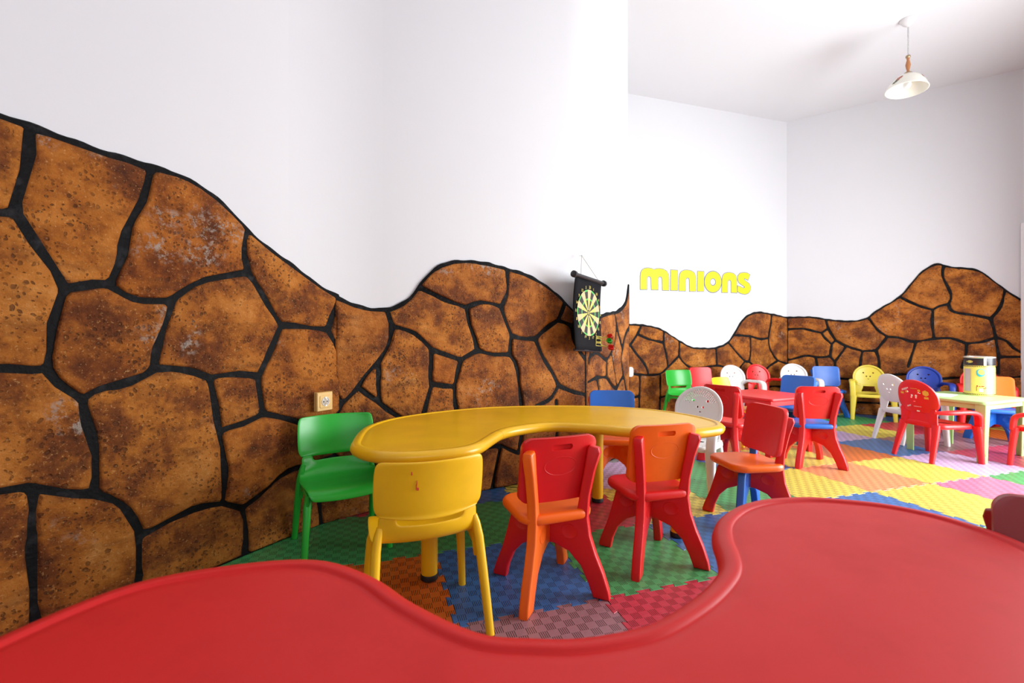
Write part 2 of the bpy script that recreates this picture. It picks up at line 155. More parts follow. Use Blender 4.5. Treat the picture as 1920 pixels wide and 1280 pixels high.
# ------------------------------------------------------------------ materials
MATS = {}
def new_mat(name):
    m = bpy.data.materials.new(name); m.use_nodes = True; MATS[name] = m
    return m, m.node_tree, m.node_tree.nodes['Principled BSDF']
def N(nt, t, **kw):
    n = nt.nodes.new(t)
    for k, v in kw.items(): setattr(n, k, v)
    return n
def link(nt, a, b): nt.links.new(a, b)
def math_n(nt, op, a, b=None, c=None):
    n = N(nt, 'ShaderNodeMath', operation=op)
    for i, v in enumerate((a, b, c)):
        if v is None: continue
        if isinstance(v, (int, float)): n.inputs[i].default_value = v
        else: link(nt, v, n.inputs[i])
    return n.outputs[0]
def ramp(nt, fac, stops):
    r = N(nt, 'ShaderNodeValToRGB'); e = r.color_ramp.elements
    while len(e) < len(stops): e.new(0.5)
    for el, (p, c) in zip(e, stops):
        el.position = p; el.color = c if len(c) == 4 else (*c, 1)
    link(nt, fac, r.inputs[0]); return r.outputs[0]
def noise(nt, vec, scale, detail=4, rough=0.55):
    n = N(nt, 'ShaderNodeTexNoise'); n.inputs['Scale'].default_value = scale
    n.inputs['Detail'].default_value = detail; n.inputs['Roughness'].default_value = rough
    if vec is not None: link(nt, vec, n.inputs['Vector'])
    return n.outputs['Fac']
def mix(nt, fac, a, b):
    n = N(nt, 'ShaderNodeMix', data_type='RGBA')
    for i, v in ((0, fac), (6, a), (7, b)):
        if isinstance(v, (int, float)): n.inputs[i].default_value = v
        elif isinstance(v, tuple): n.inputs[i].default_value = (*v[:3], 1)
        else: link(nt, v, n.inputs[i])
    return n.outputs[2]
def bump(nt, h, strength, dist, bsdf):
    b = N(nt, 'ShaderNodeBump'); b.inputs['Strength'].default_value = strength; b.inputs['Distance'].default_value = dist
    link(nt, h, b.inputs['Height']); link(nt, b.outputs[0], bsdf.inputs['Normal'])
def plastic(name, col, rough=0.38, wear=0.10):
    m, nt, b = new_mat(name)
    tc = N(nt, 'ShaderNodeTexCoord').outputs['Object']
    n1 = noise(nt, tc, 9, 5)
    dark = tuple(c * 0.78 for c in col)
    link(nt, mix(nt, math_n(nt, 'MULTIPLY', ramp(nt, n1, [(0.45, (0, 0, 0)), (0.75, (1, 1, 1))]), wear * 4), col, dark), b.inputs['Base Color'])
    link(nt, math_n(nt, 'MULTIPLY_ADD', n1, 0.16, rough - 0.08), b.inputs['Roughness'])
    bump(nt, noise(nt, tc, 260, 2), 0.05, 0.001, b)
    return m
RED = plastic('red_plastic', (0.72, 0.010, 0.012)); ORANGE = plastic('orange_plastic', (0.94, 0.145, 0.006))
YELLOW = plastic('yellow_plastic', (0.94, 0.54, 0.006)); GREEN = plastic('green_plastic', (0.020, 0.42, 0.035), 0.32)
BLUE = plastic('blue_plastic', (0.012, 0.13, 0.56)); NAVY = plastic('navy_plastic', (0.012, 0.045, 0.34))
WHITE = plastic('white_plastic', (0.82, 0.82, 0.80), 0.34, 0.02); LIME = plastic('lime_plastic', (0.42, 0.68, 0.25))
MUSTARD = plastic('mustard_plastic', (0.72, 0.58, 0.06)); SHADED_RED = plastic('shaded_red_plastic', (0.26, 0.004, 0.006))  # last one: red plastic with the shade of facing away from light in its colour
REDTOP = plastic('red_table_plastic', (0.66, 0.012, 0.012), 0.50)
REDTOP.node_tree.nodes['Principled BSDF'].inputs['Specular IOR Level'].default_value = 0.35
BLACK = plastic('black_rubber', (0.012, 0.012, 0.013), 0.55)
def flat(name, col, rough=0.5, metal=0.0):
    m, nt, b = new_mat(name)
    tc = N(nt, 'ShaderNodeTexCoord').outputs['Object']
    link(nt, mix(nt, noise(nt, tc, 40, 3), tuple(c * 0.94 for c in col), tuple(min(1, c * 1.05) for c in col)), b.inputs['Base Color'])
    b.inputs['Roughness'].default_value = rough; b.inputs['Metallic'].default_value = metal
    return m
YTOP, nt, b = new_mat('yellow_table_plastic')
tc = N(nt, 'ShaderNodeTexCoord').outputs['Object']
base = mix(nt, ramp(nt, noise(nt, tc, 4, 6), [(0.4, (0, 0, 0)), (0.75, (1, 1, 1))]), (0.92, 0.53, 0.010), (0.80, 0.43, 0.012))
mp = N(nt, 'ShaderNodeMapping'); mp.inputs['Scale'].default_value = (9, 42, 1); mp.inputs['Rotation'].default_value = (0, 0, 0.6); link(nt, tc, mp.inputs['Vector'])
scuff = ramp(nt, noise(nt, mp.outputs[0], 1.0, 7, 0.65), [(0.665, (0, 0, 0)), (0.72, (1, 1, 1))])
base = mix(nt, math_n(nt, 'MULTIPLY', scuff, 0.55), base, (0.16, 0.10, 0.03))
link(nt, base, b.inputs['Base Color']); b.inputs['Roughness'].default_value = 0.30
bump(nt, noise(nt, tc, 200, 2), 0.05, 0.001, b)
# painted plaster
WALLM, nt, b = new_mat('white_plaster')
tc = N(nt, 'ShaderNodeTexCoord').outputs['Object']
link(nt, mix(nt, noise(nt, tc, 1.7, 5), (0.64, 0.645, 0.665), (0.67, 0.675, 0.69)), b.inputs['Base Color']); b.inputs['Roughness'].default_value = 0.72
bump(nt, noise(nt, tc, 55, 5), 0.10, 0.003, b)
CEILM, nt, b = new_mat('white_ceiling_paint')
tc = N(nt, 'ShaderNodeTexCoord').outputs['Object']
link(nt, mix(nt, noise(nt, tc, 1.1, 4), (0.66, 0.665, 0.68), (0.69, 0.695, 0.71)), b.inputs['Base Color']); b.inputs['Roughness'].default_value = 0.8
# black painted mortar
MORTAR, nt, b = new_mat('black_mortar')
tc = N(nt, 'ShaderNodeTexCoord').outputs['Object']
link(nt, mix(nt, ramp(nt, noise(nt, tc, 26, 6), [(0.55, (0, 0, 0)), (0.85, (1, 1, 1))]), (0.0035, 0.0035, 0.004), (0.030, 0.030, 0.033)), b.inputs['Base Color']); b.inputs['Roughness'].default_value = 0.7; b.inputs['Specular IOR Level'].default_value = 0.18
bump(nt, noise(nt, tc, 70, 6), 0.6, 0.01, b)
# painted imitation stone
def stone_mat(name, tint, lum):
    m, nt, b = new_mat(name)
    tcn = N(nt, 'ShaderNodeTexCoord'); oi = N(nt, 'ShaderNodeObjectInfo')
    add = N(nt, 'ShaderNodeVectorMath', operation='ADD'); link(nt, tcn.outputs['Object'], add.inputs[0])
    sc3 = N(nt, 'ShaderNodeCombineXYZ'); r20 = math_n(nt, 'MULTIPLY', oi.outputs['Random'], 23.0)
    for i in range(3): link(nt, r20, sc3.inputs[i])
    link(nt, sc3.outputs[0], add.inputs[1]); v = add.outputs[0]
    big = noise(nt, v, 6.0, 9, 0.68)
    t = lambda c: tuple(max(0, x * lum * k) for x, k in zip(c, tint))
    col = ramp(nt, big, [(0.30, t((0.045, 0.011, 0.003))), (0.43, t((0.16, 0.042, 0.006))), (0.54, t((0.35, 0.112, 0.012))), (0.64, t((0.45, 0.165, 0.026))), (0.75, t((0.56, 0.26, 0.070)))])
    streak_m = N(nt, 'ShaderNodeMapping'); streak_m.inputs['Scale'].default_value = (3.0, 3.0, 9.0); streak_m.inputs['Rotation'].default_value = (0, 0.5, 0); link(nt, v, streak_m.inputs['Vector'])
    streak = ramp(nt, noise(nt, streak_m.outputs[0], 1.6, 6, 0.6), [(0.52, (0, 0, 0)), (0.70, (1, 1, 1))])
    col = mix(nt, math_n(nt, 'MULTIPLY', streak, 0.7), col, t((0.085, 0.024, 0.006)))
    var = ramp(nt, oi.outputs['Random'], [(0.0, (1.0, 1.0, 1.0)), (0.3, (0.86, 0.80, 0.9)), (0.6, (1.08, 1.12, 1.3)), (1.0, (0.95, 0.86, 0.8))])
    vm = N(nt, 'ShaderNodeMix', data_type='RGBA', blend_type='MULTIPLY'); vm.inputs[0].default_value = 1.0; link(nt, col, vm.inputs[6]); link(nt, var, vm.inputs[7]); col = vm.outputs[2]
    wob = N(nt, 'ShaderNodeTexNoise'); wob.inputs['Scale'].default_value = 40; link(nt, v, wob.inputs['Vector'])
    wv = N(nt, 'ShaderNodeVectorMath', operation='MULTIPLY_ADD'); link(nt, wob.outputs['Color'], wv.inputs[0]); wv.inputs[1].default_value = (.02, .02, .02); link(nt, v, wv.inputs[2])
    def pits_at(scale, th):
        vo_ = N(nt, 'ShaderNodeTexVoronoi'); vo_.inputs['Scale'].default_value = scale; link(nt, wv.outputs[0], vo_.inputs['Vector'])
        cs = N(nt, 'ShaderNodeSeparateColor'); link(nt, vo_.outputs['Color'], cs.inputs[0])
        lim = math_n(nt, 'MULTIPLY', cs.outputs[0], th)
        n_ = N(nt, 'ShaderNodeMapRange'); n_.interpolation_type = 'SMOOTHSTEP'; link(nt, math_n(nt, 'SUBTRACT', lim, vo_.outputs['Distance']), n_.inputs[0]); n_.inputs[1].default_value = -.02; n_.inputs[2].default_value = .08
        return n_.outputs[0]
    pmask = ramp(nt, noise(nt, v, 7, 3), [(0.38, (0, 0, 0)), (0.6, (1, 1, 1))])
    pit = math_n(nt, 'MULTIPLY', pits_at(75, .48), pmask)
    pit2 = math_n(nt, 'MULTIPLY', pits_at(38, .36), ramp(nt, noise(nt, v, 5, 2), [(0.42, (0, 0, 0)), (0.55, (1, 1, 1))]))
    pits = math_n(nt, 'MAXIMUM', pit, math_n(nt, 'MULTIPLY', pit2, 0.8))
    col = mix(nt, math_n(nt, 'MULTIPLY', pits, 0.75), col, t((0.060, 0.018, 0.005)))
    speck = ramp(nt, noise(nt, v, 150, 2), [(0.62, (0, 0, 0)), (0.72, (1, 1, 1))])
    col = mix(nt, math_n(nt, 'MULTIPLY', speck, 0.5), col, t((0.60, 0.34, 0.13)))
    bare = math_n(nt, 'MULTIPLY', ramp(nt, noise(nt, v, 3.2, 3), [(0.63, (0, 0, 0)), (0.70, (1, 1, 1))]), ramp(nt, noise(nt, v, 45, 5, 0.7), [(0.50, (0, 0, 0)), (0.60, (1, 1, 1))]))
    col = mix(nt, math_n(nt, 'MULTIPLY', bare, 0.8), col, (0.42, 0.36, 0.30))
    link(nt, col, b.inputs['Base Color']); b.inputs['Roughness'].default_value = 0.6; b.inputs['Specular IOR Level'].default_value = 0.25
    h = math_n(nt, 'ADD', math_n(nt, 'MULTIPLY', big, 1.4), math_n(nt, 'MULTIPLY', noise(nt, v, 80, 6, 0.75), 0.55))
    h = math_n(nt, 'SUBTRACT', h, math_n(nt, 'MULTIPLY', pits, 0.5))
    bump(nt, h, 0.85, 0.016, b)
    return m
STONE = stone_mat('painted_stone', (1.0, 1.0, 0.95), 1.18)
# foam mats
FOAM = {}
def foam(name, col):
    m, nt, b = new_mat(name + '_foam')
    tc = N(nt, 'ShaderNodeTexCoord').outputs['Object']
    sep = N(nt, 'ShaderNodeSeparateXYZ'); link(nt, tc, sep.inputs[0])
    gx = math_n(nt, 'MULTIPLY', math_n(nt, 'ADD', sep.outputs[0], 10.0), 32.0); gy = math_n(nt, 'MULTIPLY', math_n(nt, 'ADD', sep.outputs[1], 10.0), 32.0)
    par = math_n(nt, 'MODULO', math_n(nt, 'ADD', math_n(nt, 'FLOOR', gx), math_n(nt, 'FLOOR', gy)), 2.0)
    lx = math_n(nt, 'LESS_THAN', math_n(nt, 'FRACT', math_n(nt, 'MULTIPLY', gx, 5.0)), 0.42)
    ly = math_n(nt, 'LESS_THAN', math_n(nt, 'FRACT', math_n(nt, 'MULTIPLY', gy, 5.0)), 0.42)
    la = math_n(nt, 'MULTIPLY', lx, par); lb = math_n(nt, 'MULTIPLY', ly, math_n(nt, 'SUBTRACT', 1.0, par))
    n1 = noise(nt, tc, 14, 5)
    c = mix(nt, math_n(nt, 'MULTIPLY', n1, 0.35), col, tuple(x * 0.75 for x in col))
    c = mix(nt, math_n(nt, 'MULTIPLY', la, 0.9), c, tuple(x * 0.10 for x in col))
    c = mix(nt, math_n(nt, 'MULTIPLY', lb, 0.10), c, tuple(x * 0.4 for x in col))
    link(nt, c, b.inputs['Base Color']); b.inputs['Roughness'].default_value = 0.40; b.inputs['Specular IOR Level'].default_value = 0.8
    hh = math_n(nt, 'SUBTRACT', 1.0, math_n(nt, 'MAXIMUM', la, math_n(nt, 'MULTIPLY', lb, 0.5)))
    bump(nt, hh, 0.5, 0.002, b)
    FOAM[name] = m
for k, c in dict(blue=(0.035, 0.17, 0.47), green=(0.055, 0.36, 0.11), red=(0.60, 0.035, 0.065), mauve=(0.36, 0.175, 0.20), orange=(0.70, 0.15, 0.015),
                 yellow=(0.78, 0.64, 0.10), purple=(0.66, 0.47, 0.74), pink=(0.80, 0.19, 0.32), salmon=(0.85, 0.32, 0.12), crimson=(0.58, 0.065, 0.12)).items(): foam(k, c)
FLOORM = flat('grey_screed', (0.35, 0.34, 0.33), 0.8)
# ------------------------------------------------------------------ mesh helpers
class MB:
    def __init__(s): s.v = []; s.f = []; s.mi = []
    def add(s, vs, fs, mi=0):
        o = len(s.v); s.v += [tuple(p) for p in vs]; s.f += [tuple(i + o for i in f) for f in fs]; s.mi += [mi] * len(fs); return s
    def box(s, a, b, mi=0, M=None):
        x0, y0, z0 = a; x1, y1, z1 = b
        vs = [(x0, y0, z0), (x1, y0, z0), (x1, y1, z0), (x0, y1, z0), (x0, y0, z1), (x1, y0, z1), (x1, y1, z1), (x0, y1, z1)]
        if M: vs = [M @ Vector(v) for v in vs]
        return s.add(vs, [(0, 3, 2, 1), (4, 5, 6, 7), (0, 1, 5, 4), (1, 2, 6, 5), (2, 3, 7, 6), (3, 0, 4, 7)], mi)
    def rings(s, rings, cap0=True, cap1=True, mi=0):
        n = len(rings[0]); o = len(s.v)
        for r in rings: s.v += [tuple(p) for p in r]
        for k in range(len(rings) - 1):
            for i in range(n):
                j = (i + 1) % n; a = o + k * n
                s.f.append((a + i, a + j, a + n + j, a + n + i)); s.mi.append(mi)
        if cap0: s.f.append(tuple(o + i for i in reversed(range(n)))); s.mi.append(mi)
        if cap1:
            a = o + (len(rings) - 1) * n; s.f.append(tuple(a + i for i in range(n))); s.mi.append(mi)
        return s
    def lathe(s, prof, n=32, M=None, mi=0, cap0=True, cap1=True):
        rs = []
        for r, z in prof:
            ring = [Vector((r * math.cos(2 * pi * i / n), r * math.sin(2 * pi * i / n), z)) for i in range(n)]
            if M: ring = [M @ p for p in ring]
            rs.append(ring)
        return s.rings(rs, cap0, cap1, mi)
    def tube(s, path, rad, n=10, side=None, mi=0, power=2.0):
        """swept section; rad: list of (half width along side, half thickness) or a float"""
        P = [Vector(p) for p in path]; rs = []
        for k, p in enumerate(P):
            t = (P[min(k + 1, len(P) - 1)] - P[max(k - 1, 0)]).normalized()
            sd = Vector(side) if side is not None else Vector((0.31, 0.77, 0.55))
            a = (sd - t * sd.dot(t)); a = a.normalized() if a.length > 1e-6 else t.orthogonal().normalized(); b_ = t.cross(a)
            r = rad[k] if isinstance(rad, (list, tuple)) and isinstance(rad[0], (list, tuple)) else (rad[k], rad[k]) if isinstance(rad, (list, tuple)) else (rad, rad)
            ring = []
            for i in range(n):
                th = 2 * pi * (i + 0.5) / n; c_, s_ = math.cos(th), math.sin(th)
                ring.append(p + a * r[0] * math.copysign(abs(c_) ** (2 / power), c_) + b_ * r[1] * math.copysign(abs(s_) ** (2 / power), s_))
            rs.append(ring)
        return s.rings(rs, True, True, mi)
    def slab(s, out, prof, M=None, mi=0):
        """out: CCW outline (x, y); prof: list of (inset, z) from the bottom ring to the top ring"""
        nrm = normals(out); rs = []
        for ins, z in prof:
            ring = [Vector((p[0] - q[0] * ins, p[1] - q[1] * ins, z)) for p, q in zip(out, nrm)]
            if M: ring = [M @ p for p in ring]
            rs.append(ring)
        return s.rings(rs, True, True, mi)
    def build(s, name, mats, parent=None, smooth=True, angle=40, bevel=0, M=None, subsurf=0, solid=0, flatcap=False):
        me = bpy.data.meshes.new(name); me.from_pydata(s.v, [], s.f)
        mats = mats if isinstance(mats, (list, tuple)) else [mats]
        for m in mats: me.materials.append(m)
        if len(mats) > 1: me.polygons.foreach_set('material_index', s.mi)
        if smooth:
            me.polygons.foreach_set('use_smooth', [True] * len(me.polygons))
            me.set_sharp_from_angle(angle=math.radians(angle))
        if flatcap: me.polygons[len(me.polygons) - 1].use_smooth = False
        me.update()
        return put(name, me, parent, M, bevel, subsurf, solid)
def put(name, me, parent=None, M=None, bevel=0, subsurf=0, solid=0):
    o = bpy.data.objects.new(name, me); C.objects.link(o)
    if parent: o.parent = parent
    if M is not None: o.matrix_local = M
    if solid: md = o.modifiers.new('t', 'SOLIDIFY'); md.thickness = solid; md.offset = 0
    if bevel: md = o.modifiers.new('b', 'BEVEL'); md.width = bevel; md.segments = 2; md.limit_method = 'ANGLE'; md.angle_limit = 0.6
    if subsurf: md = o.modifiers.new('s', 'SUBSURF'); md.levels = subsurf; md.render_levels = subsurf
    return o
def normals(out):
    n = len(out); r = []
    for i in range(n):
        a = Vector(out[i - 1]); b_ = Vector(out[i]); c = Vector(out[(i + 1) % n])
        e1 = (b_ - a); e2 = (c - b_)
        n1 = Vector((e1.y, -e1.x)).normalized() if e1.length > 1e-9 else Vector((0, 0)); n2 = Vector((e2.y, -e2.x)).normalized() if e2.length > 1e-9 else n1
        m = n1 + n2
        if m.length < 1e-6: m = n1
        m.normalize(); d = max(0.5, m.dot(n1)); r.append((m.x / d, m.y / d))
    return r
def rrect(w_, h_, r, n=6, cx=0, cy=0, rt=None):
    rt = r if rt is None else rt; pts = []
    for (sx, sy, a0, rr) in ((1, -1, -90, r), (1, 1, 0, rt), (-1, 1, 90, rt), (-1, -1, 180, r)):
        for i in range(n + 1):
            a = math.radians(a0 + 90 * i / n)
            pts.append((cx + sx * (w_ / 2 - rr) + rr * math.cos(a), cy + sy * (h_ / 2 - rr) + rr * math.sin(a)))
    return pts
def ccw(p):
    a = sum(p[i][0] * p[(i + 1) % len(p)][1] - p[(i + 1) % len(p)][0] * p[i][1] for i in range(len(p)))
    return p if a > 0 else p[::-1]
def catmull(P, n=6, closed=True):
    P = [Vector(p) for p in P]; out = []; m = len(P)
    rng = range(m) if closed else range(m - 1)
    for i in rng:
        g = (lambda k: P[k % m]) if closed else (lambda k: P[min(max(k, 0), m - 1)])
        p0, p1, p2, p3 = g(i - 1), g(i), g(i + 1), g(i + 2)
        for k in range(n):
            t = k / n
            out.append(0.5 * ((2 * p1) + (p2 - p0) * t + (2 * p0 - 5 * p1 + 4 * p2 - p3) * t * t + (3 * p1 - p0 - 3 * p2 + p3) * t ** 3))
    if not closed: out.append(P[-1])
    return [tuple(p) for p in out]
def bev(z0, z1, r, seg=4, top_extra=()):
    pr = []
    for i in range(seg + 1):
        a = pi / 2 * i / seg; pr.append((r * (1 - math.sin(a)), z0 + r * (1 - math.cos(a))))
    for i in range(seg + 1):
        a = pi / 2 * i / seg; pr.append((r * (1 - math.cos(a)), z1 - r * (1 - math.sin(a))))
    return pr + list(top_extra)
def baked(o):
    """apply the modifiers of an object into its own mesh"""
    dg = bpy.context.evaluated_depsgraph_get(); me = bpy.data.meshes.new_from_object(o.evaluated_get(dg))
    o.modifiers.clear(); o.data = me
    return o
def cut(o, mb):
    """cut the closed shapes of mb out of o"""
    me = bpy.data.meshes.new('cutter'); me.from_pydata(mb.v, [], mb.f)
    for q in (me, o.data):
        bm = bmesh.new(); bm.from_mesh(q); bmesh.ops.recalc_face_normals(bm, faces=bm.faces); bm.to_mesh(q); bm.free()
    k = bpy.data.objects.new('cutter', me); C.objects.link(k)
    k.matrix_world = Matrix.Identity(4); md = o.modifiers.new('cut', 'BOOLEAN'); md.object = k; md.solver = 'EXACT'
    bpy.context.view_layer.update(); baked(o); bpy.data.objects.remove(k)
    o.data.set_sharp_from_angle(angle=math.radians(35))
    return o
def tag(o, label, cat, group=None):
    o['label'] = label; o['category'] = cat
    if group: o['group'] = group
    return o
def struct(o): o['kind'] = 'structure'; return o
def thing(name, label, cat, loc=(0, 0, 0), rz=0, group=None):
    o = bpy.data.objects.new(name, None); C.objects.link(o); o.location = loc; o.rotation_euler = (0, 0, rz); o.empty_display_size = 0.1
    return tag(o, label, cat, group)
def frame(P, d, off=0.0, s=0.0, h=0.0):
    """matrix of a wall frame: local x along d, local z up, local -y into the room"""
    d = Vector((d[0], d[1], 0)).normalized(); y = Vector((-d.y, d.x, 0))
    p = Vector((P[0], P[1], 0)) + d * s - y * off + Vector((0, 0, h))
    return Matrix(((d.x, y.x, 0, p.x), (d.y, y.y, 0, p.y), (0, 0, 1, p.z), (0, 0, 0, 1)))
def font_mesh(txt, size):
    cu = bpy.data.curves.new('txt', 'FONT'); cu.body = txt; cu.size = size; cu.align_x = 'CENTER'; cu.align_y = 'CENTER'; cu.resolution_u = 2
    o = bpy.data.objects.new('txt', cu); C.objects.link(o); bpy.context.view_layer.update()
    me = bpy.data.meshes.new_from_object(o.evaluated_get(bpy.context.evaluated_depsgraph_get()))
    vs = [v.co.copy() for v in me.vertices]; fs = [tuple(p.vertices) for p in me.polygons]
    bpy.data.objects.remove(o); bpy.data.meshes.remove(me); return vs, fs
# ------------------------------------------------------------------ the room shell
H = 3.57
def pts(s): return [tuple(int(a) / 1000 for a in q.split(',')) for q in s.split()]
B12 = (-.88, 2.25); B23 = (.4775, 3.032); B3 = (.9105, 3.596); FC = (3.426, 5.7)
D1 = Vector((.4966, .868)).normalized(); D2 = Vector((.8665, .4991)).normalized(); D3 = Vector((.609, .793)).normalized()
D4 = Vector((.954, .298)).normalized(); D5 = Vector((.829, -.559)).normalized()
L0 = Vector(B12) - D1 * 1.9; R5 = Vector(FC) + D5 * 2.03
def wall(name, P, d, L, ext=0.0):  # a straight run
    m = MB().box((-ext, 0, -.03), (L, .14, H)); return struct(m.build(name, WALLM, None, smooth=False, M=frame(P, d)))
walls = {}
walls['W1'] = wall('wall_left', L0, D1, 1.9, 2.6)
walls['W2'] = wall('wall_left_centre', B12, D2, (Vector(B23) - Vector(B12)).length - .14)
walls['W3'] = wall('wall_centre', B23, D3, (Vector(B3) - Vector(B23)).length, -.14)
def curve_piece(name, B, da, db, T, back):
    # the plaster turns the corner in a soft curve
    B = Vector(B); p0 = B - da * T; p1 = B + db * T; arc = []
    for i in range(13):
        t = i / 12; arc.append(p0 * (1 - t) ** 2 + B * 2 * t * (1 - t) + p1 * t * t)
    na = Vector((-da.y, da.x)); nb = Vector((-db.y, db.x))
    poly = arc + ([p1 + nb * .14, B + (na + nb) * .075, p0 + na * .14] if back else [B + (na + nb) * .02])
    return struct(MB().slab(ccw([tuple(p) for p in poly]), [(0, -.03), (0, H)]).build(name, WALLM, None, angle=25))
curve_piece('wall_left_curve', B12, D1, D2, .24, False)
curve_piece('wall_centre_curve', B23, D2, D3, .14, True)
F4 = Vector(FC) - D4 * 2.4
walls['W4'] = wall('wall_back', F4, D4, 2.4)
walls['W5'] = wall('wall_right', FC, D5, 2.03)
wall('wall_pier_return', B3, (F4 - Vector(B3)), (F4 - Vector(B3)).length)
wall('wall_right_return', R5, WA - R5, (WA - R5).length)
# window wall: solid ends, a lintel, and a tall glazed opening
wf = frame(WA, WD)
m = MB().box((0, 0, -.03), (1.5, .18, H)).box((3.95, 0, -.03), (WL, .18, H)).box((1.5, 0, 2.62), (3.95, .18, H))
ww = struct(m.build('wall_window', WALLM, None, smooth=False, M=wf))
ALU = flat('white_aluminium', (0.75, 0.75, 0.76), 0.35)
w1o = struct(MB().box((1.5, .05, 2.57), (3.95, .11, 2.62)).build('window_1', ALU, None, smooth=False, M=wf))
for s in (1.5, 2.3, 3.1, 3.9): MB().box((s, .05, .05), (s + .05, .11, 2.57)).build('mullion', ALU, w1o, smooth=False)
MB().box((1.5, .05, 0), (3.95, .11, .05)).build('threshold', ALU, w1o, smooth=False)
RW0 = Vector((WB.x, -1.6)); RW1 = Vector((-3.15, -1.6)); rf = frame(RW0, RW1 - RW0); RWL = (RW1 - RW0).length
x0, x1 = RW0.x - 1.75, RW0.x + 0.95
m = MB().box((0, 0, -.03), (x0, .16, H)).box((x1, 0, -.03), (RWL, .16, H)).box((x0, 0, -.03), (x1, .16, .95)).box((x0, 0, 2.55), (x1, .16, H))
struct(m.build('wall_rear', WALLM, None, smooth=False, M=rf))
w2o = struct(MB().box((x0, .05, 2.50), (x1, .11, 2.55)).build('window_2', ALU, None, smooth=False, M=rf))
for s in (x0, (x0 + x1) / 2 - .025, x1 - .05): MB().box((s, .05, 1.0), (s + .05, .11, 2.50)).build('mullion', ALU, w2o, smooth=False)
MB().box((x0, .05, .95), (x1, .11, 1.0)).build('bottom_rail', ALU, w2o, smooth=False)
m = MB().box((-3.4, -1.9, H), (5.6, 6.1, H + .1)); struct(m.build('ceiling', CEILM, None, smooth=False))
m = MB().box((-3.4, -1.9, -.10), (5.6, 6.1, -.0135)); floor = struct(m.build('floor', FLOORM, None, smooth=False))
# white door casing that stands beside the end of the rock dado
m = MB().box((-.01, -.035, 0), (.09, .02, 2.03))
struct(m.build('trim_1', ALU, None, smooth=False, M=frame(R5, WA - R5), bevel=.004))
# imitation rock dado: a black mortar bed and every stone on it
for k, (top, stones) in dict(W1=(W1_TOP, W1_STONES), W2=(W2_TOP, W2_STONES), W3=(W3_TOP, W3_STONES), W4=(W4_TOP, W4_STONES), W5=(W5_TOP, W5_STONES)).items():
    T = pts(top); L = T[-1][0]
    M = Matrix(((1, 0, 0, 0), (0, 0, -1, 0), (0, 1, 0, 0), (0, 0, 0, 1)))      # (x, y, z) -> (x, -z, y)
    def soft(sx):
        # how far the plaster curve lifts the dado off the plane of its wall near the inner corner
        a_ = {'W1': sx - (1.9 - .24), 'W2': .24 - sx}.get(k, 0)
        return 0 if a_ <= 0 else (min(a_, .24) / .48) ** 2 * .24 * .51
    m = MB(); vs = []; fs = []
    for sx, hh in T:
        hh += .0025 * math.sin(sx * 61) + .0025 * math.sin(sx * 23 + 1); e = soft(sx)
        vs += [(sx, -.009 - e, -.012), (sx, -.013 - e, hh * .5), (sx, -.013 - e, hh - .006), (sx, -.008 - e, hh), (sx, .03, hh)]
    for i in range(len(T) - 1):
        for j in range(4): a_ = i * 5 + j; fs.append((a_, a_ + 5, a_ + 6, a_ + 1))
    nn = len(T) - 1
    fs += [(0, 1, 2, 3, 4), tuple(nn * 5 + j for j in (4, 3, 2, 1, 0))]
    m.add(vs, fs).build('mortar_bed', MORTAR, walls[k], angle=60)
    for q in stones.strip().split('\n'):
        P = pts(q); cx = sum(p[0] for p in P) / len(P); cy = sum(p[1] for p in P) / len(P)
        P = ccw([(p[0] - cx, p[1] - cy) for p in P]); t = .020 + random.uniform(-.003, .005); ox = random.uniform(0, 50)
        nr = normals(P); rim = [(p[0] - q_[0] * .0075, p[1] - q_[1] * .0075) for p, q_ in zip(P, nr)]
        m = MB().rings([[M @ Vector((p[0] - q_[0] * i, p[1] - q_[1] * i, z)) for p, q_ in zip(P, nr)] for i, z in ((-.002, .010), (.0, t - .006), (.003, t - .0015), (.0075, t))], False, False)
        xs = [p[0] for p in P]; ys = [p[1] for p in P]; inner = []; st = .034; n_ = len(rim)
        def inside(x, y):
            c_ = False
            for i in range(n_):
                (x1_, y1_), (x2_, y2_) = rim[i - 1], rim[i]
                if (y1_ > y) != (y2_ > y) and x < (x2_ - x1_) * (y - y1_) / (y2_ - y1_) + x1_: c_ = not c_
            return c_ and min((rim[i][0] - x) ** 2 + (rim[i][1] - y) ** 2 for i in range(n_)) > .018 ** 2
        yy = min(ys)
        while yy < max(ys):
            xx = min(xs)
            while xx < max(xs):
                q_ = (xx + random.uniform(-.01, .01), yy + random.uniform(-.01, .01))
                if inside(*q_): inner.append(q_)
                xx += st
            yy += st
        vo, _e, fo, *_r = geometry.delaunay_2d_cdt([Vector(p) for p in rim + inner], [], [list(range(n_))], 1, 1e-5)
        cap = []
        for v_ in vo:
            ed = min((v_.x - p[0]) ** 2 + (v_.y - p[1]) ** 2 for p in rim) ** .5
            f_ = min(1, ed / .05); z = t + f_ * (.003 + .009 * mnoise.noise(Vector((v_.x * 9 + ox, v_.y * 9, ox))) + .004 * mnoise.noise(Vector((v_.x * 26, v_.y * 26, ox + 7))))
            cap.append(M @ Vector((v_.x, v_.y, z)))
        m.add(cap, [tuple(f_) for f_ in fo])
        m.v = [(x, y - soft(x + cx), z) for x, y, z in m.v]
        so = m.build('stone', STONE, walls[k], angle=70); so.location = (cx, 0, cy)
